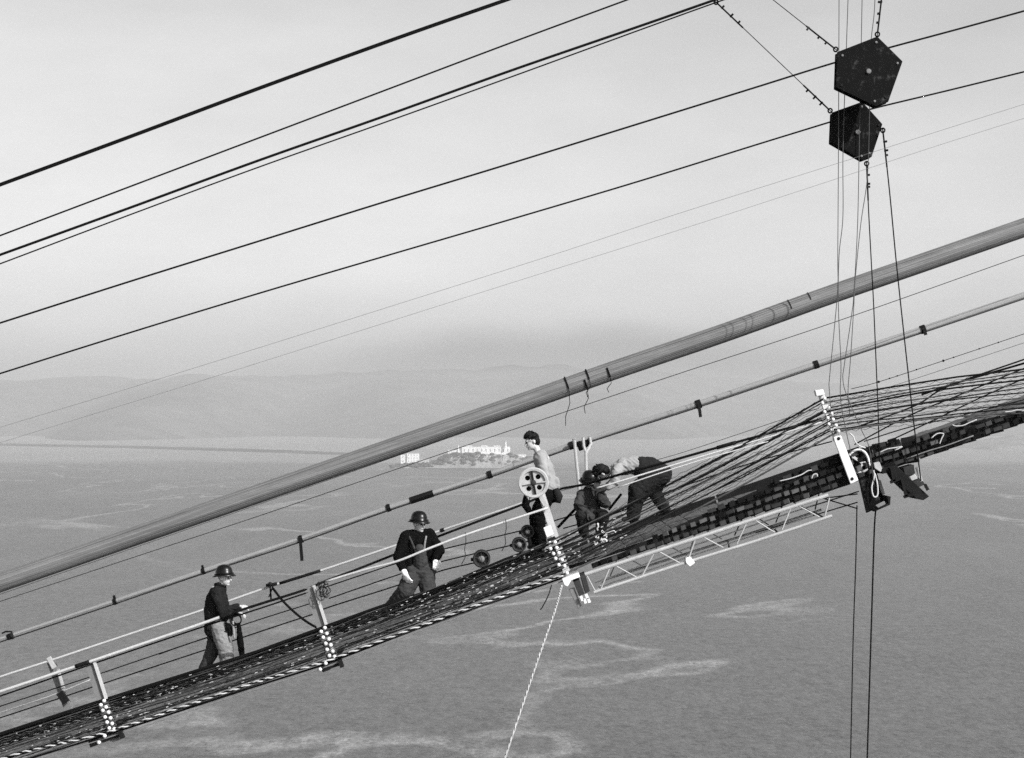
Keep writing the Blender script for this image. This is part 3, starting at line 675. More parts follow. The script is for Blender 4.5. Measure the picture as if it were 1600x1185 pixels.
# wire netting between the side ropes: too fine to count
net = MB(); net2 = MB(); rn = random.Random(21)
for j in range(15):
    x = -80; pts = []; k = 0
    while x < 1690:
        f = (j + (0.5 if k % 2 else -0.05)) / 14.5
        pts.append(P(x, at_rope(f, x) + rn.uniform(-1, 1), YN + 0.06 + rn.uniform(0, .02))); x += rn.uniform(7, 10); k += 1
    nl = [p_ for p_ in pts if p_.x < .7]; nr = [p_ for p_ in pts if p_.x >= .65]
    net.tube(nl, 0.0036, 3, cap=False); net2.tube(nr, 0.004, 3, cap=False)
o = net.build('wire_netting', mat('bright_netting', 0.14, .6, .6, 5), croot2); tag(o, kind='stuff')
o = net2.build('wire_netting', m_rope2, croot2); tag(o, kind='stuff')
glint = MB()
for _ in range(340):                                       # pale flecks added along the ropes as glints of light
    x = rn.choice((rn.uniform(0, 860), rn.uniform(0, 860), rn.uniform(640, 980))); f = rn.uniform(0, 1); y = at_rope(f, x); c = P(x, y, YN - .01)
    l = rn.uniform(.015, .05); d = Vector((1, 0, .33 + rn.uniform(-.15, .15))).normalized()
    glint.tube([c - d * l / 2, c + d * l / 2], rn.uniform(.004, .008), 4)
o = glint.build('glint_flecks', m_rail, croot2); tag(o, kind='stuff')

# ------------------------------------------------------------------ hand ropes and rails
def rail(label, pts, r, m, sleeves=(), n=6, name='hand_rope'):
    path = line(pts, None, n); root = thing(name, path[0], label, 'rope', 'catwalk hand ropes')
    mb = MB(); mb.tube(path, r, 7); mb.build('rope', m, root, True)
    tab = sorted((q[0], q[1]) for q in pts); ty = sorted((q[0], q[2]) for q in pts)
    for x0, x1, rr_ in sleeves:
        xs = [x0 + (x1 - x0) * i / 5 for i in range(6)]
        mb = MB(); mb.tube([P(x, interp(tab, x), interp(ty, x)) for x in xs], rr_, 8); mb.build('sleeve', m_tape, root, True)
    return root
rail('pale top hand rope on the far side, with a long black sleeve', [(-80, 1086, 31), (0, 1058, 31), (77, 1033, 31), (200, 992, 31), (321, 952, 31), (430, 914, 31), (501, 892, 31), (620, 852, 31), (690, 829, 31), (800, 792, 30.8), (870, 768, 30.7), (900, 760, 30.6)], 0.021, m_rail, ((437, 501, 0.026), (688, 694, .034)))
rail('pale near side hand rope in front of the leftmost worker', [(-80, 1107, YN - .02), (0, 1081, YN - .02), (135, 1036, YN - .02), (250, 997, YN - .02), (316, 974.5, YN - .02), (354, 961, YN - .02)], 0.025, m_rail, ((118, 140, .034), (344, 362, .033)))
rail('black hand rope running on behind the second worker', [(348, 963, YN - .02), (400, 946, YN - .02), (476, 922, YN + .05), (509, 908, YN + .25), (560, 889, YN + 1.4), (618, 866, YN + 2.2), (681, 840, YN + 2.5), (760, 810, YN + 2.6), (820, 787, YN + 2.6), (870, 766, YN + 2.5), (914, 757, YN + 1.0), (975, 740, YN + .5), (1039, 723, YN + .3), (1152, 691, YN + .12), (1284, 655, YN + .05)], 0.021, m_rope, ((1120, 1150, .03),))
rail('thin dark line slung below the near hand rope', [(-80, 1112, YN + .05), (0, 1088, YN + .05), (135, 1041, YN + .05), (316, 980, YN + .05), (400, 953, YN + .05), (481, 926, YN + .05)], 0.013, m_rope)
rail('pale rope crossing in front of the second worker', [(509, 909, YN - .05), (565, 892, YN - .12), (620, 877.5, YN - .2), (671, 857, YN - .2), (727, 836, YN - .15), (800, 812, YN - .1), (843, 798, YN - .05), (856, 794, YN)], 0.019, m_rail, ())
rail('upper thin rope of the three under the hand rope', [(-80, 1131, 30.9), (0, 1104, 30.9), (144, 1057, 30.9), (200, 1038, 30.9), (327, 995, 30.9), (400, 970, 30.9), (489, 942, 30.9), (509, 917, 30.6), (618, 881, 30.9), (686, 860, 30.9), (800, 833, 30.7), (850, 820, 30.5), (915, 806, 30.2)][:7] , 0.010, m_rope)
rail('upper thin rope running on behind the second worker to the rollers', [(505, 919, 30.9), (618, 881, 30.9), (686, 860, 30.9), (800, 833, 30.7), (826, 826, 30.5), (912, 800, 30.4)], 0.011, m_rope)
rail('middle thin rope behind the leftmost worker', [(-80, 1148, 31), (0, 1122, 31), (94, 1091, 31), (162, 1068, 31), (332, 1012, 31), (446, 974, 31), (489, 960, 31), (511, 950, 31), (615, 917, 31), (690, 892, 31), (744, 879, 31)], 0.012, m_rope)
rail('thin rope running on to the lowest roller', [(514, 935.5, 31), (623, 898, 31), (689, 878, 31), (800, 852, 30.7), (826, 846, 30.6)], 0.011, m_rope)
rail('pale thin rope at knee height on the far left', [(-80, 1141, 31.1), (0, 1114, 31.1), (80, 1087, 31.1), (142, 1062, 31.1)], 0.008, m_rail)
rail('faint thin rope low behind the leftmost worker', [(248, 1023, 31.1), (290, 1008, 31.1), (327, 996, 31.1)], 0.007, m_rope2)
rail('pale rope crossing the trousers of the stooping man', [(932, 763, YN - .1), (973, 751, YN - .12), (1029, 734, YN - .1), (1085, 717, YN - .05), (1160, 695, YN), (1284, 660, YN + .02)], 0.014, m_rail)
rail('second thin pale rope across the stooping man', [(965, 762, YN - .1), (1039, 737, YN - .1), (1100, 718, YN - .05), (1200, 690, YN)], 0.010, m_rail)
rail('rope sagging from the clamp poles to the foot of the white post', [(880, 826, 30.6), (960, 803, 30.4), (1040, 770, 30.2), (1180, 722, 30), (1300, 690, 29.9)], 0.011, m_rope)
# lines on the far side beyond the white post
for i, (lab, pts, r_) in enumerate((
        ('steep far side rope crossing the fan, highest at the right edge', [(1338, 668, 29.5), (1430, 634, 29.5), (1481, 604, 29.5), (1600, 562, 29.5), (1690, 530, 29.5)], .014),
        ('black far side rope joining the top of the fan', [(1440, 617, 29.6), (1500, 597, 29.6), (1600, 568, 29.6), (1690, 541, 29.6)], .018),
        ('far side rope crossing the middle of the fan', [(1335, 695, 29.8), (1420, 650, 29.8), (1493, 620, 29.8), (1600, 576, 29.8), (1690, 540, 29.8)], .012),
        ('far side rope crossing the lower part of the fan', [(1360, 703, 30), (1450, 661, 30), (1560, 609, 30), (1690, 556, 30)], .012),
        ('thin rope low across the fan', [(1350, 690, 30.1), (1420, 668, 30.1), (1500, 650, 30.1), (1690, 602, 30.1)], .010),
        ('dotted thin wire rising above the fan', [(1330, 608, 30.4), (1373, 597, 30.4), (1474, 564, 30.4), (1600, 522, 30.4), (1690, 492, 30.4)], .006),
        ('faint wire just under the dotted one', [(1335, 622, 30.5), (1430, 592, 30.5), (1600, 536, 30.5), (1690, 506, 30.5)], .004),
        ('thin wire passing above the stooping man', [(1015, 722, 30.6), (1080, 703, 30.6), (1240, 650, 30.6), (1280, 638, 30.6)], .005))):
    o = rail(lab, pts, r_, m_rope if i < 5 else m_rope2, n=5)
    if i == 5:
        for x in (1373, 1390, 1402, 1432, 1474, 1490, 1530, 1560):
            mb = MB(); c = P(x, interp([(q[0], q[1]) for q in pts], x), 30.4); mb.sph(c, .014 + .008 * (x in (1373, 1474)), 8, 5); mb.build('knot', m_rope, o)

# far post at the left edge, clamps, hose, tangled wire
def simple(name, label, cat, fn, m, group=None, smooth=False):
    mb = MB(); fn(mb); o = mb.build(name, m, smooth=smooth); tag(o, label, cat, group); return o
fp = thing('rail_post', P(108, 1112, 31.1), 'grey far side rail post with clamps near the left edge', 'post')
mb = MB(); mb.beam(P(80, 1034, 31.15), P(110, 1116, 31.15), 0.065, 0.05); mb.build('upright', m_post, fp)
mb = MB(); mb.beam(P(76, 1027, 31.0), P(85, 1044, 31.0), .035, .03); mb.build('clamp', m_truss, fp)
mb = MB(); mb.beam(P(91, 1046, 31.0), P(100, 1078, 31.0), .018, .03); mb.build('rod', m_truss, fp)
mb = MB(); mb.beam(P(93, 1082, 31.0), P(104, 1098, 31.0), .06, .04); mb.build('bracket', m_iron, fp)
def clampfn(b):
    c = P(422, 915, 30.95); b.sph(c + Vector((0, 0, .02)), .04); b.beam(c, c + Vector((.02, 0, -.27)), .012, .02); b.beam(c + Vector((.05, 0, -.02)), c + Vector((-.02, 0, -.2)), .01, .02); b.cyl(c + Vector((-.07, 0, .0)), c + Vector((.12, 0, .03)), .028)
simple('rope_clamp', 'black clamp gripping the far hand rope above the hose', 'clamp', clampfn, m_iron)
rope('hose', 'black hose sagging from the clamp to the second post', [(426, 919, 30.9), (440, 937, 30.6), (458, 955, 30.0), (478, 971, 29.2), (497, 982, 28.4), (503, 984, 28.2)], .021, m_rope, None, 'hose', n=6, k=8)
tang = MB(); rt = random.Random(4)
for k in range(7):
    c = P(505 + rt.uniform(-5, 5), 919 + rt.uniform(-6, 8), YN - .1); a0 = rt.uniform(0, 6); pts = []
    for i in range(16):
        a = a0 + i * .45; pts.append(c + Vector((math.cos(a) * rt.uniform(.04, .07), rt.uniform(-.03, .03), math.sin(a) * rt.uniform(.06, .12) - i * .004)))
    tang.tube(spline(pts, 3), .006, 4)
tag(tang.build('tangled_wire', m_rope2, smooth=True), 'loose tangle of wire at the head of the second post', 'wire')
for x, lab in ((727, 'short twine hanging from the pale rope beside the lone roller'), (790, 'short twine hanging from the pale rope left of the wheel post')):
    y = interp([(671, 857), (727, 836), (800, 812)], x)
    rope('hanging_twine', lab, [(x, y - 4, YN - .16), (x + 1, y + 10, YN - .16), (x - 1, y + 22, YN - .16), (x, y + 34, YN - .16), (x - 6, y + 46, YN - .15)], .006, m_rope2, None, 'twine', 'hanging twine', n=4, k=4)
tl = thing('tag_line', P(789, 1185, 27.9), 'white rope hanging from the wheel post down to the bottom edge', 'rope')
tp_ = line([(878, 915, 27.9), (868, 952, 27.9), (846, 1015, 27.9), (820, 1092, 27.9), (789, 1185, 27.9), (775, 1228, 27.9)], None, 26)
for k_s, m_s in ((0, m_ropew), (math.pi, m_rail)):
    mb = MB(); mb.tube([p_ + Vector((math.cos(i_ * 1.1 + k_s) * .009, math.sin(i_ * 1.1 + k_s) * .009, 0)) for i_, p_ in enumerate(tp_)], .0105, 5); mb.build('strand', m_s, tl, True)
rope('rope_tail', 'short dark rope tail dangling left of the wheel post', [(862, 914, 27.95), (857, 930, 27.95), (848, 948, 27.95), (844, 953, 27.95)], .009, m_rope2, None, 'rope', n=4)

# ------------------------------------------------------------------ white truss under the middle span
tz = thing('truss', P(1060, 880, 29.5), 'white painted lattice truss slung under the middle of the catwalk', 'truss')
def chord(pts, Y, r, m=m_truss, nm='chord'):
    mb = MB(); mb.tube([P(x, y, Y) for x, y in pts], r, 8); mb.build(nm, m, tz)
chord([(914, 898), (1050, 853.5), (1180, 811), (1294, 774)], YN - .05, 0.030)
chord([(928, 926), (1050, 886), (1180, 846), (1250, 823), (1300, 806)], YN - .05, 0.024)
diag = [((952, 889), (939, 920)), ((963, 885), (994, 902)), ((1021, 866), (1004, 899)), ((1029, 862), (1062, 880)), ((1086, 844), (1075.6, 874)), ((1098, 839), (1130, 856)), ((1166, 818), (1151.5, 850)), ((1178, 812), (1210, 832)), ((1236, 793), (1222, 828)), ((1246, 790), (1280, 808)), ((1296, 778), (1289, 806)), ((917, 900), (930, 924))]
for a, b_ in diag:
    mb = MB(); mb.tube([P(a[0], a[1], YN - .05), P(b_[0], b_[1], YN - .05)], .012, 6); mb.build('diagonal', m_truss, tz)
for pp in ([(930, 911), (1010, 881), (1086, 852), (1180, 820), (1270, 790)], [(936, 918), (1062, 875), (1180, 836), (1270, 806)]): chord(pp, YN + .75, .011, nm='inner_chord')
YT = 30.6
k_ = YN / YT
def far(x, y): return (800 + (x - 800) * k_ + 26, HZ + (y - HZ) * k_ + 4)   # the twin lattice on the far side, set a little uphill
chord([far(914, 898), far(1180, 811), far(1300, 772)], YT, 0.026, nm='far_chord')
chord([far(928, 926), far(1180, 846), far(1300, 806)], YT, 0.022, nm='far_chord')
for a, b_ in diag[:-1]:
    a, b_ = far(*a), far(*b_); mb = MB(); mb.tube([P(a[0], a[1], YT), P(b_[0], b_[1], YT)], .011, 6); mb.build('far_diagonal', m_iron if a[0] > 1150 else m_truss, tz)
for x in (930, 1001, 1070, 1140, 1216, 1288):
    y = interp([(928, 926), (1180, 846), (1300, 806)], x); f_ = far(x, y)
    mb = MB(); mb.tube([P(x, y, YN - .05), P(f_[0], f_[1], YT)], .014, 6); mb.build('cross_tie', m_iron if x > 1100 else m_truss, tz)
plate(tz, 'gusset', [(1071, 872), (1079, 870), (1086, 880), (1078, 886), (1072, 880)], YN - .10, .05, m_white)
for x0, y0, x1, y1 in ((1180, 833, 1340, 785), (1240, 800, 1342, 768), (1262, 782, 1340, 772), (1280, 777, 1340, 795)):
    mb = MB(); mb.tube([P(x0, y0, 29.6), P(x1, y1, 29.4)], .012, 6); mb.build('brace', m_iron, tz)

# ------------------------------------------------------------------ wheel on the third post, rollers
def wheel():
    c = P(833.5, 754.5, YN - .16); root = thing('spoked_wheel', c - Vector((0, 0, .24)), 'pale spoked sheave wheel mounted on the third post', 'wheel')
    mb = MB(); k = 44; prof = [(.19, -.045), (.225, -.05), (.240, -.04), (.215, 0.0), (.240, .04), (.225, .05), (.19, .045)]
    for i in range(k):
        a = 2 * math.pi * i / k
        for r_, h_ in prof: mb.v.append(c + Vector((math.cos(a) * r_, -h_, math.sin(a) * r_)))
    n = len(prof)
    for i in range(k):
        for j in range(n):
            a, b_ = i * n + j, i * n + (j + 1) % n; d, e = ((i + 1) % k) * n + j, ((i + 1) % k) * n + (j + 1) % n
            mb.f.append((a, b_, e, d))
    mb.build('rim', m_truss, root)
    # web plate with four round holes
    mb = MB(); seg = 12; hr = .040; hc = .118
    for th in (-.012, .012):
        for qd in range(4):
            ac = math.pi / 4 + qd * math.pi / 2 + .12; hcx, hcy = math.cos(ac) * hc, math.sin(ac) * hc
            b0 = len(mb.v); m2 = 32
            for i in range(m2 + 1):               # sector boundary paired with the hole's circle
                t = i / m2; ang = 2 * math.pi * t
                mb.v.append(c + Vector((hcx + hr * math.cos(ang), -th, hcy + hr * math.sin(ang))))
                # cast to sector edge
                dx, dy = math.cos(ang), math.sin(ang); best = 9
                A = ac - math.pi / 4; B = ac + math.pi / 4
                for aa in (A, B):
                    nx, ny = -math.sin(aa), math.cos(aa); den = dx * nx + dy * ny
                    if abs(den) > 1e-6:
                        s_ = -(hcx * nx + hcy * ny) / den
                        if s_ > 0: best = min(best, s_)
                bq = hcx * dx + hcy * dy; cc = hcx ** 2 + hcy ** 2 - .192 ** 2; best = min(best, -bq + math.sqrt(bq * bq - cc))
                mb.v.append(c + Vector((hcx + dx * best, -th, hcy + dy * best)))
            for i in range(m2):
                mb.f.append((b0 + 2 * i, b0 + 2 * i + 1, b0 + 2 * i + 3, b0 + 2 * i + 2))
    mb.build('web', m_truss, root)
    mb = MB(); mb.lathe(c + Vector((0, .055, 0)), (0, -1, 0), [(.03, 0), (.185, 0), (.185, .012), (.03, .014)], 30); mb.build('back_flange', m_black, root)
    mb = MB(); mb.lathe(c + Vector((0, .07, 0)), (0, -1, 0), [(.045, 0), (.045, .10), (.03, .115), (.03, .15), (.015, .155)], 16); mb.build('hub', m_slat, root)
    for i, a in enumerate((100, 5, 190, 280)):
        a = math.radians(a); d = Vector((math.cos(a), 0, math.sin(a)))
        mb = MB(); mb.beam(c + d * .04 + Vector((0, -.03, 0)), c + d * .20 + Vector((0, -.03, 0)), .016 if i in (0, 3) else .008, .014); mb.build('spoke', m_iron if i in (0, 3) else m_truss, root)
wheel()
def roller(label, x, y, r, Y):
    c = P(x, y, Y); root = thing('rope_roller', c - Vector((0, 0, r)), label, 'roller', 'cable rollers')
    mb = MB(); mb.lathe(c + Vector((0, .09, 0)), (0, -1, 0), [(r * .5, 0), (r, .0), (r, .03), (r * .72, .06), (r * .72, .12), (r, .15), (r, .18), (r * .9, .185), (r * .62, .165), (r * .4, .165)], 26); mb.build('drum', m_iron, root, False)
    mb = MB(); mb.ring(c + Vector((0, -.095, 0)), (0, 1, 0), r * .86, r * .09, 26, 6); mb.build('rim', m_slat, root, True)
    mb = MB(); mb.lathe(c + Vector((0, -.06, 0)), (0, -1, 0), [(r * .36, 0), (r * .36, .03), (r * .2, .045), (r * .2, .06), (r * .1, .065)], 14); mb.build('hub', m_post, root)
    for k in range(5):
        a = k * 1.2566 + .4; mb = MB(); mb.beam(c + Vector((math.cos(a) * r * .3, -.078, math.sin(a) * r * .3)), c + Vector((math.cos(a) * r * .8, -.078, math.sin(a) * r * .8)), r * .06, .008); mb.build('spoke', m_slat, root)
    mb = MB(); mb.beam(c + Vector((-.02, .0, 0)), c + Vector((-r * 1.2, .02, -.02)), .025, .03); mb.beam(c + Vector((0, .1, 0)), c + Vector((.05, .12, -r - .12)), .03, .02); mb.build('bracket', m_iron, root)
roller('dark rope roller standing alone between the second worker and the wheel post', 752.5, 873, .140, YN + .35)
roller('dark rope roller at the feet of the bareheaded worker, the lower of two', 811, 851, .118, YN + .25)
roller('dark rope roller at the feet of the bareheaded worker, the upper of two', 824, 831, .108, YN + .45)

# clamp poles gripping the strand
cp = thing('clamp_pole', P(905, 762, 30.0), 'plain pale pole standing against the strand bundle', 'pole', 'clamp poles')
mb = MB(); mb.tube([P(897.5, 689, 30.1), P(901, 725, 30.05), P(905.5, 768, 30.0)], .027, 8); mb.build('shaft', m_truss, cp)
mb = MB(); mb.cyl(P(897, 686, 30.1), P(897.6, 692, 30.1), .033); mb.build('cap', m_truss, cp)
cp = thing('forked_pole', P(917.5, 762, 29.9), 'pale pole with a forked head straddling the strand bundle', 'pole', 'clamp poles')
mb = MB(); mb.tube([P(915.5, 705, 30.05), P(916, 730, 30), P(917.5, 768, 29.9)], .026, 8); mb.build('shaft', m_truss, cp)
mb = MB(); mb.tube([P(911, 684, 30.1), P(912, 697, 30.08), P(915.5, 708, 30.05)], .026, 7); mb.tube([P(921, 682, 30.15), P(923.5, 694, 30.12), P(916, 708, 30.05)], .026, 7); mb.build('fork', m_truss, cp)
mb = MB(); mb.lathe(P(917, 693, 30.22), (1, 0, .34), [(.05, -.07), (.085, -.06), (.06, -.02), (.06, .02), (.085, .06), (.05, .07)], 14); mb.build('grip', m_iron, cp)
mb = MB(); mb.lathe(P(906, 697, 30.25), (1, 0, .34), [(.07, -.04), (.085, -.03), (.085, .03), (.07, .04)], 14); mb.build('grip', m_iron, cp)
simple('brace_pole', 'dark slanting brace to the left of the crouching worker', 'pole', lambda b: b.beam(P(872, 824, 30.2), P(906, 788, 29.9), .022, .022), m_rope)
simple('brace_pole', 'dark slanting brace between the crouching and stooping workers', 'pole', lambda b: b.beam(P(951, 797, 29.9), P(971, 772, 29.9), .02, .02), m_rope)

# ------------------------------------------------------------------ gear at the white post: dark housing, arc guard, hanging tray
hg = thing('sheave_housing', P(1365, 800, 28.4), 'black sheave housing hanging behind the foot of the white post', 'housing')
plate(hg, 'side_plate', [(1340, 740), (1361, 732), (1378, 791), (1354, 802)], YN + .12, .06, m_black)
plate(hg, 'side_plate', [(1346, 734), (1367, 727), (1384, 786), (1360, 797)], YN + .5, .06, m_black)
plate(hg, 'foot', [(1362, 796), (1388, 787), (1386, 775), (1392, 776), (1391, 789), (1366, 800)], YN + .05, .5, m_iron)
plate(hg, 'foot_bar', [(1368, 790), (1382, 783), (1384, 788), (1372, 794)], YN - .04, .05, m_post)
mb = MB(); mb.ring(P(1343, 722, YN + .10), (0, 1, 0), .165, .022, 18, 6, math.radians(20), math.radians(170))
c = P(1343, 722, YN + .1)
mb.build('guard_arc', m_rail, hg, True)
arc = MB(); arc.tube(line([(1327, 712), (1333, 706), (1341, 703), (1350, 706), (1356, 715), (1359, 728)], YN + .06, 5), .020, 7); arc.build('guard', m_white, hg, True)
arc = MB(); arc.beam(P(1331, 713, YN + .08), P(1350, 725, YN + .08), .02, .02); arc.beam(P(1341, 732, YN + .08), P(1352, 722, YN + .08), .016, .02); arc.build('spoke', m_rail, hg)
arc = MB(); arc.tube(line([(1365, 735), (1366, 745), (1362, 762), (1365, 776), (1371, 774), (1371, 758), (1367, 740)], YN + .02, 5), .013, 6); arc.build('sling', m_ropew, hg, True)
arc = MB(); arc.tube(line([(1356, 722), (1358, 745), (1354, 770), (1358, 795)], YN - .0, 5), .012, 6); arc.build('sling', m_rope, hg, True)
plate(hg, 'white_fitting', [(1365, 724), (1374, 721), (1379, 734), (1376, 738), (1367, 732)], YN + .0, .08, m_truss)
plate(hg, 'white_fitting', [(1372, 752), (1376, 750), (1383, 772), (1379, 774)], YN + .3, .05, m_truss)
rope('coiled_line', 'pale line looped over the floor beside the white post', [(1327, 677, YN - .04), (1333, 682, YN - .04), (1336, 690, YN - .05), (1343, 697, YN - .04), (1352, 700, YN)], .012, m_ropew, None, 'rope')
ht = thing('hanging_tray', P(1425, 780, 28.2), 'dark tray of boxes slung under the upper catwalk', 'tray')
plate(ht, 'deck', [(1389, 731), (1400, 727), (1452, 776), (1443, 782), (1432, 780), (1402, 752)], YN - .05, .5, m_board)
plate(ht, 'beam', [(1376, 733), (1392, 728), (1391, 738), (1379, 741)], YN, .5, m_board)
plate(ht, 'crate', [(1411, 731), (1428, 726), (1430, 740), (1415, 746)], YN + .1, .35, m_slat)
plate(ht, 'crate_lid', [(1416, 748), (1430, 741), (1434, 748), (1420, 754)], YN + .08, .3, m_bldg2)
plate(ht, 'crate', [(1421, 755), (1438, 747), (1446, 757), (1430, 764)], YN + .1, .35, m_slat)
for a, b_ in (((1393, 733), (1397, 752)), ((1391, 754), (1406, 748)), ((1408, 745), (1416, 776)), ((1412, 777), (1428, 772)), ((1445, 757), (1450, 766))):
    mb = MB(); mb.beam(P(a[0], a[1], YN - .08), P(b_[0], b_[1], YN - .08), .022, .02); mb.build('strut', m_board, ht)
mb = MB(); mb.beam(P(1432, 730, YN - .05), P(1440, 752, YN - .05), .02, .02); mb.build('hanger', m_truss, ht)
rg = MB(); rr2 = random.Random(17)
for _ in range(9):
    a_ = P(rr2.uniform(928, 946), rr2.uniform(824, 850), YN - .03); pts = [a_]
    for k in range(4): pts.append(pts[-1] + Vector((rr2.uniform(-.06, .08), rr2.uniform(-.02, .02), rr2.uniform(-.05, .05))))
    rg.tube(spline(pts, 4), rr2.uniform(.006, .014), 5)
tag(rg.build('rag_bundle', m_ropew, smooth=True), 'knotted bundle of pale rags on the ropes below the crouching man', 'rags')
# odds and ends lying along the upper floor
for lab, pts in (('pale rope end lying on the floor below the middle of the fan', [(1218, 752), (1235, 748), (1252, 742), (1262, 736), (1268, 735)]), ('short bent pale rope end left of the white post', [(1268, 748), (1271, 742), (1276, 741), (1277, 745)]), ('pale cloth strip draped just right of the sheave housing', [(1375, 707), (1386, 702), (1398, 700), (1410, 698), (1398, 704)]), ('bent pale rope on the boards above the tray', [(1455, 685), (1464, 678), (1474, 678), (1471, 686), (1468, 694)]), ('pale rope loop near the right end of the floor', [(1488, 664), (1494, 666), (1505, 665), (1514, 661), (1526, 656)]), ('pale strip at the far right of the floor', [(1570, 644), (1580, 643), (1590, 641), (1604, 642)])):
    rope('rope_end', lab, [(x, y, YN - .05) for x, y in pts], .010, m_rail, None, 'rope', 'rope ends on the floor', n=5, k=6)
rope('batten', 'thin pale batten along the boards above the tray', [(1416, 717, YN), (1450, 705, YN), (1480, 696, YN), (1521, 681, YN)], .010, m_post, None, 'batten', n=4)

# ------------------------------------------------------------------ workers
def fuse(mb, name, m, parent, vox=0.011, smooth=3, wrinkle=0.0, wscale=9.0, seed=0):
    """fuse overlapping limbs into one continuous surface"""
    org = world_loc(parent)
    me = mb.mesh(name, org); o = bpy.data.objects.new(name, me); COL.objects.link(o)
    r_ = o.modifiers.new('r', 'REMESH'); r_.mode = 'VOXEL'; r_.voxel_size = vox; r_.adaptivity = 0.0
    if smooth:
        s_ = o.modifiers.new('s', 'SMOOTH'); s_.iterations = smooth; s_.factor = 0.5
    dg = bpy.context.evaluated_depsgraph_get(); dg.update()
    nm = bpy.data.meshes.new_from_object(o.evaluated_get(dg)); nm.name = name
    o.modifiers.clear(); o.data = nm; bpy.data.meshes.remove(me)
    if wrinkle:
        nrm = [v.normal.copy() for v in nm.vertices]
        for v, n_ in zip(nm.vertices, nrm):
            p = v.co
            f = mnoise.noise(Vector((p.x * wscale + seed, p.y * wscale, p.z * wscale * 1.5)))
            g = 1 - abs(mnoise.noise(Vector((p.x * wscale * 1.3, p.y * wscale * 1.3 + seed, p.z * wscale * 2.4 + p.x * 6)))) * 2
            v.co = p + n_ * wrinkle * (f * 0.8 + g * 0.8 - 0.3)
        nm.update()
    nm.materials.clear(); nm.materials.append(m); nm.shade_smooth(); o.parent = parent
    return o
class Person:
    def __init__(s, label, Y, foot):
        s.Y = Y; s.root = thing('person', P(foot[0], foot[1], Y), label, 'person', 'workers on the catwalk')
        s.skin = MB(); s.j = {}
    def p(s, q): return P(q[0], q[1], s.Y + (q[2] if len(q) > 2 else 0.0))
    def limb(s, mb, pts, rads):
        v = [s.p(q) if not isinstance(q, Vector) else q for q in pts]
        for i in range(len(v) - 1): mb.cap(v[i], rads[i], v[i + 1], rads[i + 1])
    def head(s, c, fwd, up, neck, K=1.16):
        s.K = K
        c = s.p(c); nk = s.p(neck); up = Vector(up).normalized(); fwd = Vector(fwd); fwd = (fwd - up * fwd.dot(up)).normalized(); rt = fwd.cross(up)
        s.hc, s.fw, s.up, s.rt = c, fwd, up, rt; k = MB()
        k.ell(c + up * .035 - fwd * .012, rt, .076, fwd, .096, up, .092)          # skull
        k.ell(c - up * .035 + fwd * .022, rt, .060, fwd, .072, up, .080)          # face and jaw
        k.ell(c - up * .092 + fwd * .062, rt, .028, fwd, .024, up, .022)          # chin
        k.cap(c + up * .010 + fwd * .088, .010, c - up * .028 + fwd * .108, .015) # nose
        k.cap(c + up * .022 + fwd * .082 + rt * .034, .012, c + up * .022 + fwd * .082 - rt * .034, .012) # brow
        k.cap(c - up * .062 + fwd * .088 + rt * .02, .009, c - up * .062 + fwd * .088 - rt * .02, .009)   # lips
        for q in (1, -1): k.ell(c + rt * q * .073 - up * .012 - fwd * .012, rt, .012, fwd, .020, up, .028, 10, 7)  # ears
        for i_, v_ in enumerate(k.v): k.v[i_] = c + (v_ - c) * K
        k.cap(nk, .056, c - up * .055 * K - fwd * .022 * K, .056); s.skin.add(k.v, k.f)
    def hand(s, wrist, d, nrm, curl=0.5, side=1, big=1.0, mb=None):
        """palm with four fingers and a thumb; d along the hand, nrm out of the back of the hand"""
        mb = mb or s.skin; w = s.p(wrist) if not isinstance(wrist, Vector) else wrist
        d = Vector(d).normalized(); nrm = Vector(nrm); nrm = (nrm - d * nrm.dot(d)).normalized(); t = d.cross(nrm) * side
        mb.ell(w + d * .050, d, .055 * big, t, .044 * big, nrm, .018 * big, 12, 8)
        for i, (off, ln) in enumerate(((.032, .068), (.011, .078), (-.011, .072), (-.031, .056))):
            b_ = w + d * .088 + t * off * big; a1 = curl * .7; a2 = curl * 1.7
            m1 = b_ + (d * math.cos(a1) - nrm * math.sin(a1)) * ln * .5 * big + t * off * .15
            e = m1 + (d * math.cos(a2) - nrm * math.sin(a2)) * ln * .5 * big
            mb.cap(b_ - d * .02, .0105 * big, m1, .0098 * big); mb.cap(m1, .0098 * big, e, .0082 * big)
        b_ = w + d * .025 + t * .034 * big; m1 = b_ + (d * .6 + t * .75 - nrm * .25).normalized() * .042 * big
        e = m1 + (d * .95 + t * .2 - nrm * .35).normalized() * .034 * big
        mb.cap(b_, .014 * big, m1, .0115 * big); mb.cap(m1, .0115 * big, e, .0095 * big)
    def face(s):
        for q in (1, -1):
            mb = MB(); mb.sph(s.hc + s.rt * q * .031 + s.up * .000 + s.fw * .0865, .011, 8, 6); mb.v = [s.hc + (v_ - s.hc) * s.K for v_ in mb.v]; mb.build('eye', m_hair, s.root)
        mb = MB(); mb.cap(s.hc - s.up * .061 + s.fw * .0965 + s.rt * .018, .003, s.hc - s.up * .061 + s.fw * .0965 - s.rt * .018, .003); mb.v = [s.hc + (v_ - s.hc) * s.K for v_ in mb.v]; mb.build('mouth', m_boot, s.root)
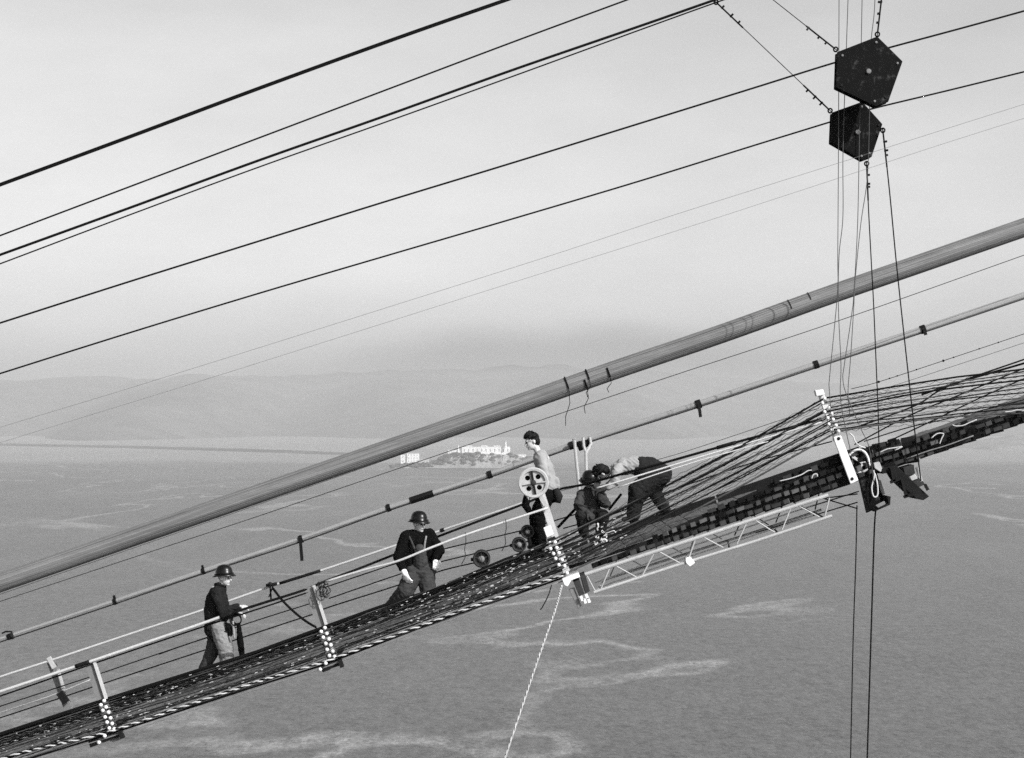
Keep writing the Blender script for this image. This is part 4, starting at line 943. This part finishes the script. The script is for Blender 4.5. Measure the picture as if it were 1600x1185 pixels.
    def helmet(s, tilt=0.0, lift=.056):
        up = (s.up - s.fw * tilt).normalized(); fw = (s.fw - up * s.fw.dot(up)).normalized(); c = s.hc + up * lift
        mb = MB(); prof = [(.128, -.012), (.172, -.026), (.176, -.022), (.150, -.004), (.128, .012), (.125, .045), (.112, .082), (.085, .112), (.045, .129), (.012, .134)]
        mb.lathe(c, up, prof, 28, sx=1.0, xdir=fw)
        for i, v in enumerate(mb.v):                                 # longer brim to the back, narrow at the sides
            r_ = v - c; f = r_.dot(fw); l = r_.dot(fw.cross(up)); mb.v[i] = v - fw.cross(up) * l * .12 - up * (.05 * (abs(f) / .176) ** 2 * .35 if r_.length > .14 and r_.dot(up) < .02 else 0)
        mb.v = [s.hc + (v_ - s.hc) * s.K for v_ in mb.v]
        h = mb.build('helmet', m_helm, s.root, True)
        mb = MB(); mb.ring(s.hc + (c + up * .002 - s.hc) * s.K, up, .133 * s.K, .006, 24, 5); mb.build('hat_band', m_coat, h, True)
        return h
    def hair(s):
        mb = MB(); c = s.hc; u, f, r_ = s.up, s.fw, s.rt
        mb.ell(c + u * .048 - f * .018, r_, .082, f, .096, u, .082); mb.ell(c - u * .005 - f * .055, r_, .077, f, .058, u, .080); mb.ell(c + u * .088 + f * .045, r_, .066, f, .055, u, .045)
        rh = random.Random(9)
        for i in range(90):
            a = rh.uniform(0, 6.28); e = rh.uniform(.1, 1.5); n_ = (r_ * math.cos(a) * math.cos(e) + f * math.sin(a) * math.cos(e) + u * math.sin(e))
            p0 = c + u * .045 - f * .015 + n_ * .075; mb.cap(p0, .013, p0 + n_ * rh.uniform(.012, .04) + f * .025 + r_ * rh.uniform(-.02, .02), .005)
        mb.v = [s.hc + (v_ - s.hc) * s.K for v_ in mb.v]
        fuse(mb, 'hair', m_hair, s.root, .006, 0, .004, 30)
    def body(s, vox=.0085): return fuse(s.skin, 'body', m_skin, s.root, vox, 1)
def boot(s, a, toe, r=.052):
    mb = MB(); A = s.p(a); T = s.p(toe); mb.cap(A + Vector((0, 0, .10)), r, A, r * .95); mb.cap(A - Vector((0, 0, .03)), r * .95, T, r * .75); fuse(mb, 'boot', m_boot, s.root, .012, 2)

# --- leftmost worker, in profile, hand on the rope
w = Person('helmeted worker in dark jacket and pale trousers, leftmost, hand on the near rope', 29.25, (350, 1066))
w.head((350.5, 903), (1, -.42, -.12), (.02, 0, 1), (343, 922, 0))
sk = w.skin
w.limb(sk, [(339, 926, 0), (336, 950, 0), (338, 978, 0)], [.13, .13, .13])
NS, FS = (338, 930, -.19), (342, 930, .19)
w.limb(sk, [NS, (348, 956, -.25), (374, 948, -.24)], [.055, .045, .032]); w.hand((375.5, 947.5, -.24), (1, .05, -.05), (.05, -.25, 1), .75, 1, 1.15)
w.limb(sk, [FS, (352, 957, .22), (372, 958, .10)], [.055, .045, .032]); w.hand((373, 958, .10), (1, -.3, -.2), (.1, .2, 1), .9, -1, 1.1)
w.limb(sk, [(339, 985, -.1), (352, 1014, -.12), (357, 1050, -.12)], [.08, .06, .045]); w.limb(sk, [(338, 985, .1), (333, 1020, .12), (316, 1050, .12)], [.08, .06, .045])
w.body(); w.face(); w.helmet(.10)
j = MB(); w.limb(j, [(343, 921, 0), (337, 938, 0), (335, 958, 0), (337, 978, 0), (339, 986, 0)], [.115, .165, .170, .160, .175])
w.limb(j, [(338, 927, -.12), (338, 927, .12)], [.115, .115]); w.limb(j, [(352, 986, -.05), (334, 982, 0)], [.14, .165]); w.limb(j, [(344, 935, -.02), (347, 960, -.02)], [.125, .14])
w.limb(j, [NS, (347.5, 956, -.26), (371, 948.5, -.24)], [.088, .078, .056]); w.limb(j, [FS, (352, 957, .23), (369, 958, .11)], [.088, .078, .056])
fuse(j, 'jacket', m_coat2, w.root, .012, 3, .016, 8, 1)
j = MB(); j.ring(w.p((344, 915.5, -.0)), (.25, 0, 1), .078, .03, 18, 6); j.build('collar', m_coat, w.root, True)
j = MB(); w.limb(j, [(341, 980, -.08), (352, 1012, -.13), (357, 1052, -.13)], [.14, .13, .108]); w.limb(j, [(341, 980, .08), (345, 982, -.06)], [.125, .125])
fuse(j, 'trouser_leg', m_khaki, w.root, .012, 3, .012, 9, 4)
j = MB(); w.limb(j, [(338, 982, .1), (333, 1016, .12), (316, 1050, .12)], [.135, .118, .08]); fuse(j, 'trouser_leg', m_denim2, w.root, .012, 3, .010, 9, 5)  # rear leg of the same pale trousers, its shade put in as darker cloth
boot(w, (358, 1062, -.13), (370, 1062, -.14)); boot(w, (316, 1060, .12), (328, 1059, .12))
j = MB()
for k in range(3): j.ring(w.p((368 + k, 968, -.30 + .02 * k)), (.25, 1, .1 * k), .10 - .012 * k, .011, 20, 5)
j.build('line_coil', m_rope, w.root, True)
j = MB(); w.limb(j, [(373, 976, -.22), (375, 1000, -.2), (378, 1022, -.2)], [.03, .055, .05]); fuse(j, 'tool_bag', m_coat, w.root, .012, 2, .008, 10, 2)
j = MB(); w.limb(j, [(364, 972, -.28), (366, 996, -.27)], [.016, .02]); j.build('tool_strap', m_shirt, w.root)

# --- second worker, three quarter view, gloves hanging low
w = Person('helmeted worker in open dark coat and bib overalls, pale gloves hanging low', 29.35, (655, 952))
w.head((654.5, 819), (.72, -.7, -.2), (.05, -.05, 1), (652, 838, .02))
sk = w.skin; w.limb(sk, [(652, 852, .06), (654, 876, .04), (656, 893, 0)], [.10, .11, .13])
A, B = (633, 840, -.06), (673, 837, .06)
w.limb(sk, [A, (622, 871, -.12), (631, 894, -.22)], [.06, .05, .036]); w.limb(sk, [B, (686, 862, -.02), (680, 873, -.14)], [.06, .05, .036])
w.limb(sk, [(649, 895, 0), (632, 921, -.1), (612, 950, .1)], [.09, .06, .05]); w.limb(sk, [(664, 895, 0), (669, 922, -.06), (671, 950, .0)], [.09, .06, .05])
w.body(); w.face(); w.helmet(.02)
g = MB(); w.limb(g, [(629.5, 890, -.21), (633, 897, -.23)], [.052, .05]); w.hand((633, 897, -.23), (.45, -.1, -1), (-.6, -.75, -.2), .45, 1, 1.38, g); fuse(g, 'glove', m_glove, w.root, .0085, 1)
g = MB(); w.limb(g, [(680.5, 872, -.14), (681, 876, -.15)], [.046, .05]); w.hand((681, 874, -.15), (.05, -.1, -1), (.45, -.9, 0), .45, -1, 1.38, g); fuse(g, 'glove', m_glove, w.root, .0085, 1)
j = MB(); w.limb(j, [(642, 846, .02), (639, 868, .02), (641, 888, .03)], [.145, .15, .15]); w.limb(j, [(665, 844, .04), (669, 862, .05), (671, 876, .05)], [.135, .125, .11]); w.limb(j, [(636, 839, 0), (670, 836, .05)], [.11, .11]); w.limb(j, [(653, 846, .02), (653, 870, .08)], [.15, .14])
w.limb(j, [A, (622, 871, -.13), (629, 889, -.20)], [.098, .085, .066]); w.limb(j, [B, (687, 861, -.03), (681, 872, -.13)], [.098, .088, .068])
fuse(j, 'coat', m_coat, w.root, .012, 3, .010, 8, 7)
j = MB(); w.limb(j, [(656, 860, -.11), (657, 878, -.07), (657, 893, 0)], [.10, .125, .145]); w.limb(j, [(647, 894, 0), (634, 923, -.1), (611, 948, .1)], [.16, .145, .10]); w.limb(j, [(665, 892, 0), (669, 922, -.07), (669, 954, 0)], [.15, .14, .10]); w.limb(j, [(645, 893, 0), (667, 892, 0)], [.16, .155])
fuse(j, 'overalls', m_denim2, w.root, .012, 3, .012, 9, 3)
j = MB(); j.tube([w.p((639, 838, -.10)), w.p((643, 846, -.17)), w.p((648, 858, -.20))], .016, 6); j.build('brace', m_denim2, w.root); j = MB(); j.tube([w.p((666, 838, -.08)), w.p((664, 848, -.15)), w.p((663, 858, -.17))], .016, 6); j.build('brace', m_khaki, w.root)
j = MB(); w.limb(j, [(656, 838, -.05), (657, 842, -.08)], [.022, .014]); fuse(j, 'shirt_front', m_shirt, w.root, .01, 1)
boot(w, (611, 958, .1), (622, 955, .06)); boot(w, (671, 958, 0), (680, 957, -.06))

# --- bareheaded worker facing left behind the wheel
w = Person('bareheaded worker in pale shirt and dark trousers behind the spoked wheel', 28.95, (845, 860))
w.head((831.5, 690), (-1, -.22, -.38), (-.25, 0, 1), (843, 711, 0))
sk = w.skin; w.limb(sk, [(847, 718, 0), (853, 740, 0), (855, 764, 0)], [.12, .12, .12])
A, B = (846, 719, -.19), (846, 719, .19)
w.limb(sk, [A, (852, 746, -.25), (832, 766, -.2)], [.055, .043, .033]); w.hand((831, 768, -.2), (-.7, 0, -.7), (-.6, -.2, .7), .8, 1, 1.1)
w.limb(sk, [B, (846, 748, .24), (826, 770, .14)], [.055, .043, .033]); w.hand((825, 771, .14), (-.7, 0, -.7), (-.6, .2, .7), .8, -1, 1.1)
w.limb(sk, [(854, 772, -.09), (842, 810, -.1), (846, 846, -.1)], [.08, .06, .045]); w.limb(sk, [(852, 772, .09), (836, 806, .12), (838, 842, .12)], [.08, .06, .045])
w.body(); w.face(); w.hair()
j = MB(); w.limb(j, [(845, 715, 0), (851, 734, 0), (855, 752, 0), (858, 761, 0)], [.125, .150, .150, .150]); w.limb(j, [(845, 715.5, -.14), (845, 715.5, .14)], [.105, .105])
w.limb(j, [A, (852, 745, -.26), (838, 760, -.22)], [.088, .075, .062]); w.limb(j, [B, (847, 747, .25), (832, 763, .17)], [.088, .075, .062]); w.limb(j, [(868, 750, -.03), (871, 762, -.03)], [.055, .045])
fuse(j, 'shirt', m_shirt, w.root, .011, 3, .013, 5.5, 8)
j = MB(); w.limb(j, [(858, 762, 0), (858, 774, 0)], [.145, .150]); w.limb(j, [(855, 774, -.08), (842, 808, -.11), (846, 850, -.1)], [.135, .105, .085]); w.limb(j, [(853, 774, .08), (836, 806, .12), (838, 846, .12)], [.13, .10, .085])
fuse(j, 'trousers', m_coat, w.root, .012, 3, .012, 9, 6)
boot(w, (846, 856, -.1), (834, 859, -.12)); boot(w, (838, 852, .12), (827, 855, .12))
j = MB(); w.limb(j, [(824, 774, -.05), (821, 790, -.03), (826, 798, 0)], [.06, .065, .05]); fuse(j, 'tool_bag', m_coat, w.root, .012, 2, .008)
j = MB(); j.tube([w.p((868, 764, -.13)), w.p((873, 776, -.15)), w.p((871, 786, -.15))], [.05, .07, .05], 8); j.build('tool_pouch', m_denim, w.root, True)

# --- crouching worker
w = Person('crouching helmeted worker in grey coat between the clamp poles and the stooping man', 29.35, (925, 828))
w.head((921.5, 755), (.5, -.75, -.75), (.05, -.4, 1), (922, 770, .03))
sk = w.skin; w.limb(sk, [(922, 772, .02), (922, 795, .05)], [.12, .13])
A, B = (909, 774, -.02), (937, 773, .05)
w.limb(sk, [A, (903, 790, -.15), (915, 800, -.28)], [.055, .045, .034]); w.limb(sk, [B, (946, 788, -.1), (936, 772, -.25)], [.055, .045, .034])
g = MB(); w.hand((916, 800, -.28), (.7, -.2, -.5), (0, -.6, .7), .7, 1, 1.3, g); w.hand((935, 771, -.25), (-.2, -.1, 1), (.3, -.9, 0), .8, -1, 1.3, g)
w.limb(sk, [(917, 803, .05), (908, 806, -.25), (912, 826, -.1)], [.09, .065, .05]); w.limb(sk, [(928, 803, .05), (943, 806, -.2), (938, 826, -.05)], [.09, .065, .05])
w.body(); w.face(); w.helmet(.05); gl = MB()
for a_, b_ in (((914, 799, -.27), (918, 801, -.3)), ((936, 774, -.24), (935, 769, -.26))):
    gl = MB(); w.limb(gl, [a_, b_], [.05, .05])
    if a_[0] < 920: w.hand(b_, (.7, -.2, -.5), (0, -.6, .7), .7, 1, 1.3, gl)
    else: w.hand(b_, (-.2, -.1, 1), (.3, -.9, 0), .8, -1, 1.3, gl)
    fuse(gl, 'glove', m_boot, w.root, .009, 1)
j = MB(); w.limb(j, [(922, 772, .02), (922, 786, .03), (922, 802, .05)], [.145, .165, .17]); w.limb(j, [(911, 774, 0), (935, 773, .04)], [.10, .10]); w.limb(j, [A, (903, 790, -.15), (913, 799, -.26)], [.09, .078, .06]); w.limb(j, [B, (946, 788, -.1), (938, 776, -.23)], [.09, .078, .06])
fuse(j, 'coat', m_denim2, w.root, .012, 2, .020, 7, 12)
j = MB(); w.limb(j, [(917, 805, .05), (909, 806, -.24), (912, 830, -.1)], [.14, .11, .085]); w.limb(j, [(928, 805, .05), (942, 807, -.19), (938, 830, -.05)], [.14, .11, .085]); fuse(j, 'trousers', m_denim, w.root, .012, 3, .012, 9, 13)
boot(w, (912, 834, -.1), (918, 836, -.2)); boot(w, (938, 828, -.05), (945, 829, -.16))

# --- stooping worker, bent double towards the left
w = Person('stooping worker bent double, pale shirt and dark trousers, beside the crouching man', 29.25, (1010, 808))
w.head((942, 738), (-.5, .5, -.75), (-.80, -.1, .45), (957, 733, 0))
sk = w.skin; w.limb(sk, [(968, 732, 0), (988, 727, 0), (1020, 732, 0)], [.12, .12, .13])
A, B = (964, 736, -.18), (964, 732, .18)
w.limb(sk, [A, (960, 757, -.2), (944, 764, -.2)], [.055, .045, .034]); w.limb(sk, [B, (958, 754, .2), (942, 762, .12)], [.055, .045, .034])
for a_, sd_ in (((944, 764, -.2), 1), ((942, 762, .12), -1)):
    gl = MB(); w.limb(gl, [a_, (a_[0] - 3, a_[1] + 1, a_[2])], [.05, .05]); w.hand((a_[0] - 3, a_[1] + 1, a_[2]), (-.9, 0, -.3), (-.2, -.3 * sd_, .9), .8, sd_, 1.3, gl); fuse(gl, 'glove', m_boot, w.root, .009, 1)
w.limb(sk, [(1028, 740, -.1), (988, 766, -.14), (988, 806, -.14)], [.09, .065, .05]); w.limb(sk, [(1030, 740, .1), (1022, 768, .14), (1040, 796, .14)], [.09, .065, .05])
w.body(); w.face()
w.hair()
j = MB(); w.limb(j, [(964, 734, 0), (976, 729, 0), (992, 727, 0), (1002, 729, 0)], [.12, .145, .15, .155]); w.limb(j, [(965, 734, -.13), (965, 732, .13)], [.10, .10]); w.limb(j, [A, (961, 754, -.21), (952, 761, -.21)], [.086, .07, .06]); w.limb(j, [B, (959, 752, .21), (950, 760, .14)], [.086, .07, .06])
fuse(j, 'shirt', m_shirt, w.root, .011, 3, .016, 6, 15)
j = MB(); w.limb(j, [(1002, 730, 0), (1018, 733, 0), (1034, 741, 0)], [.175, .185, .175]); w.limb(j, [(1030, 742, -.1), (996, 765, -.15), (989, 808, -.14)], [.17, .15, .11]); w.limb(j, [(1034, 742, .1), (1022, 768, .15), (1040, 798, .14)], [.15, .115, .088]); w.limb(j, [(1010, 742, -.08), (1012, 762, -.08), (996, 778, -.12)], [.15, .14, .12])
fuse(j, 'trousers', m_denim, w.root, .012, 3, .014, 8, 16)
boot(w, (988, 808, -.14), (975, 812, -.16), .058); boot(w, (1041, 797, .14), (1028, 803, .14), .055)
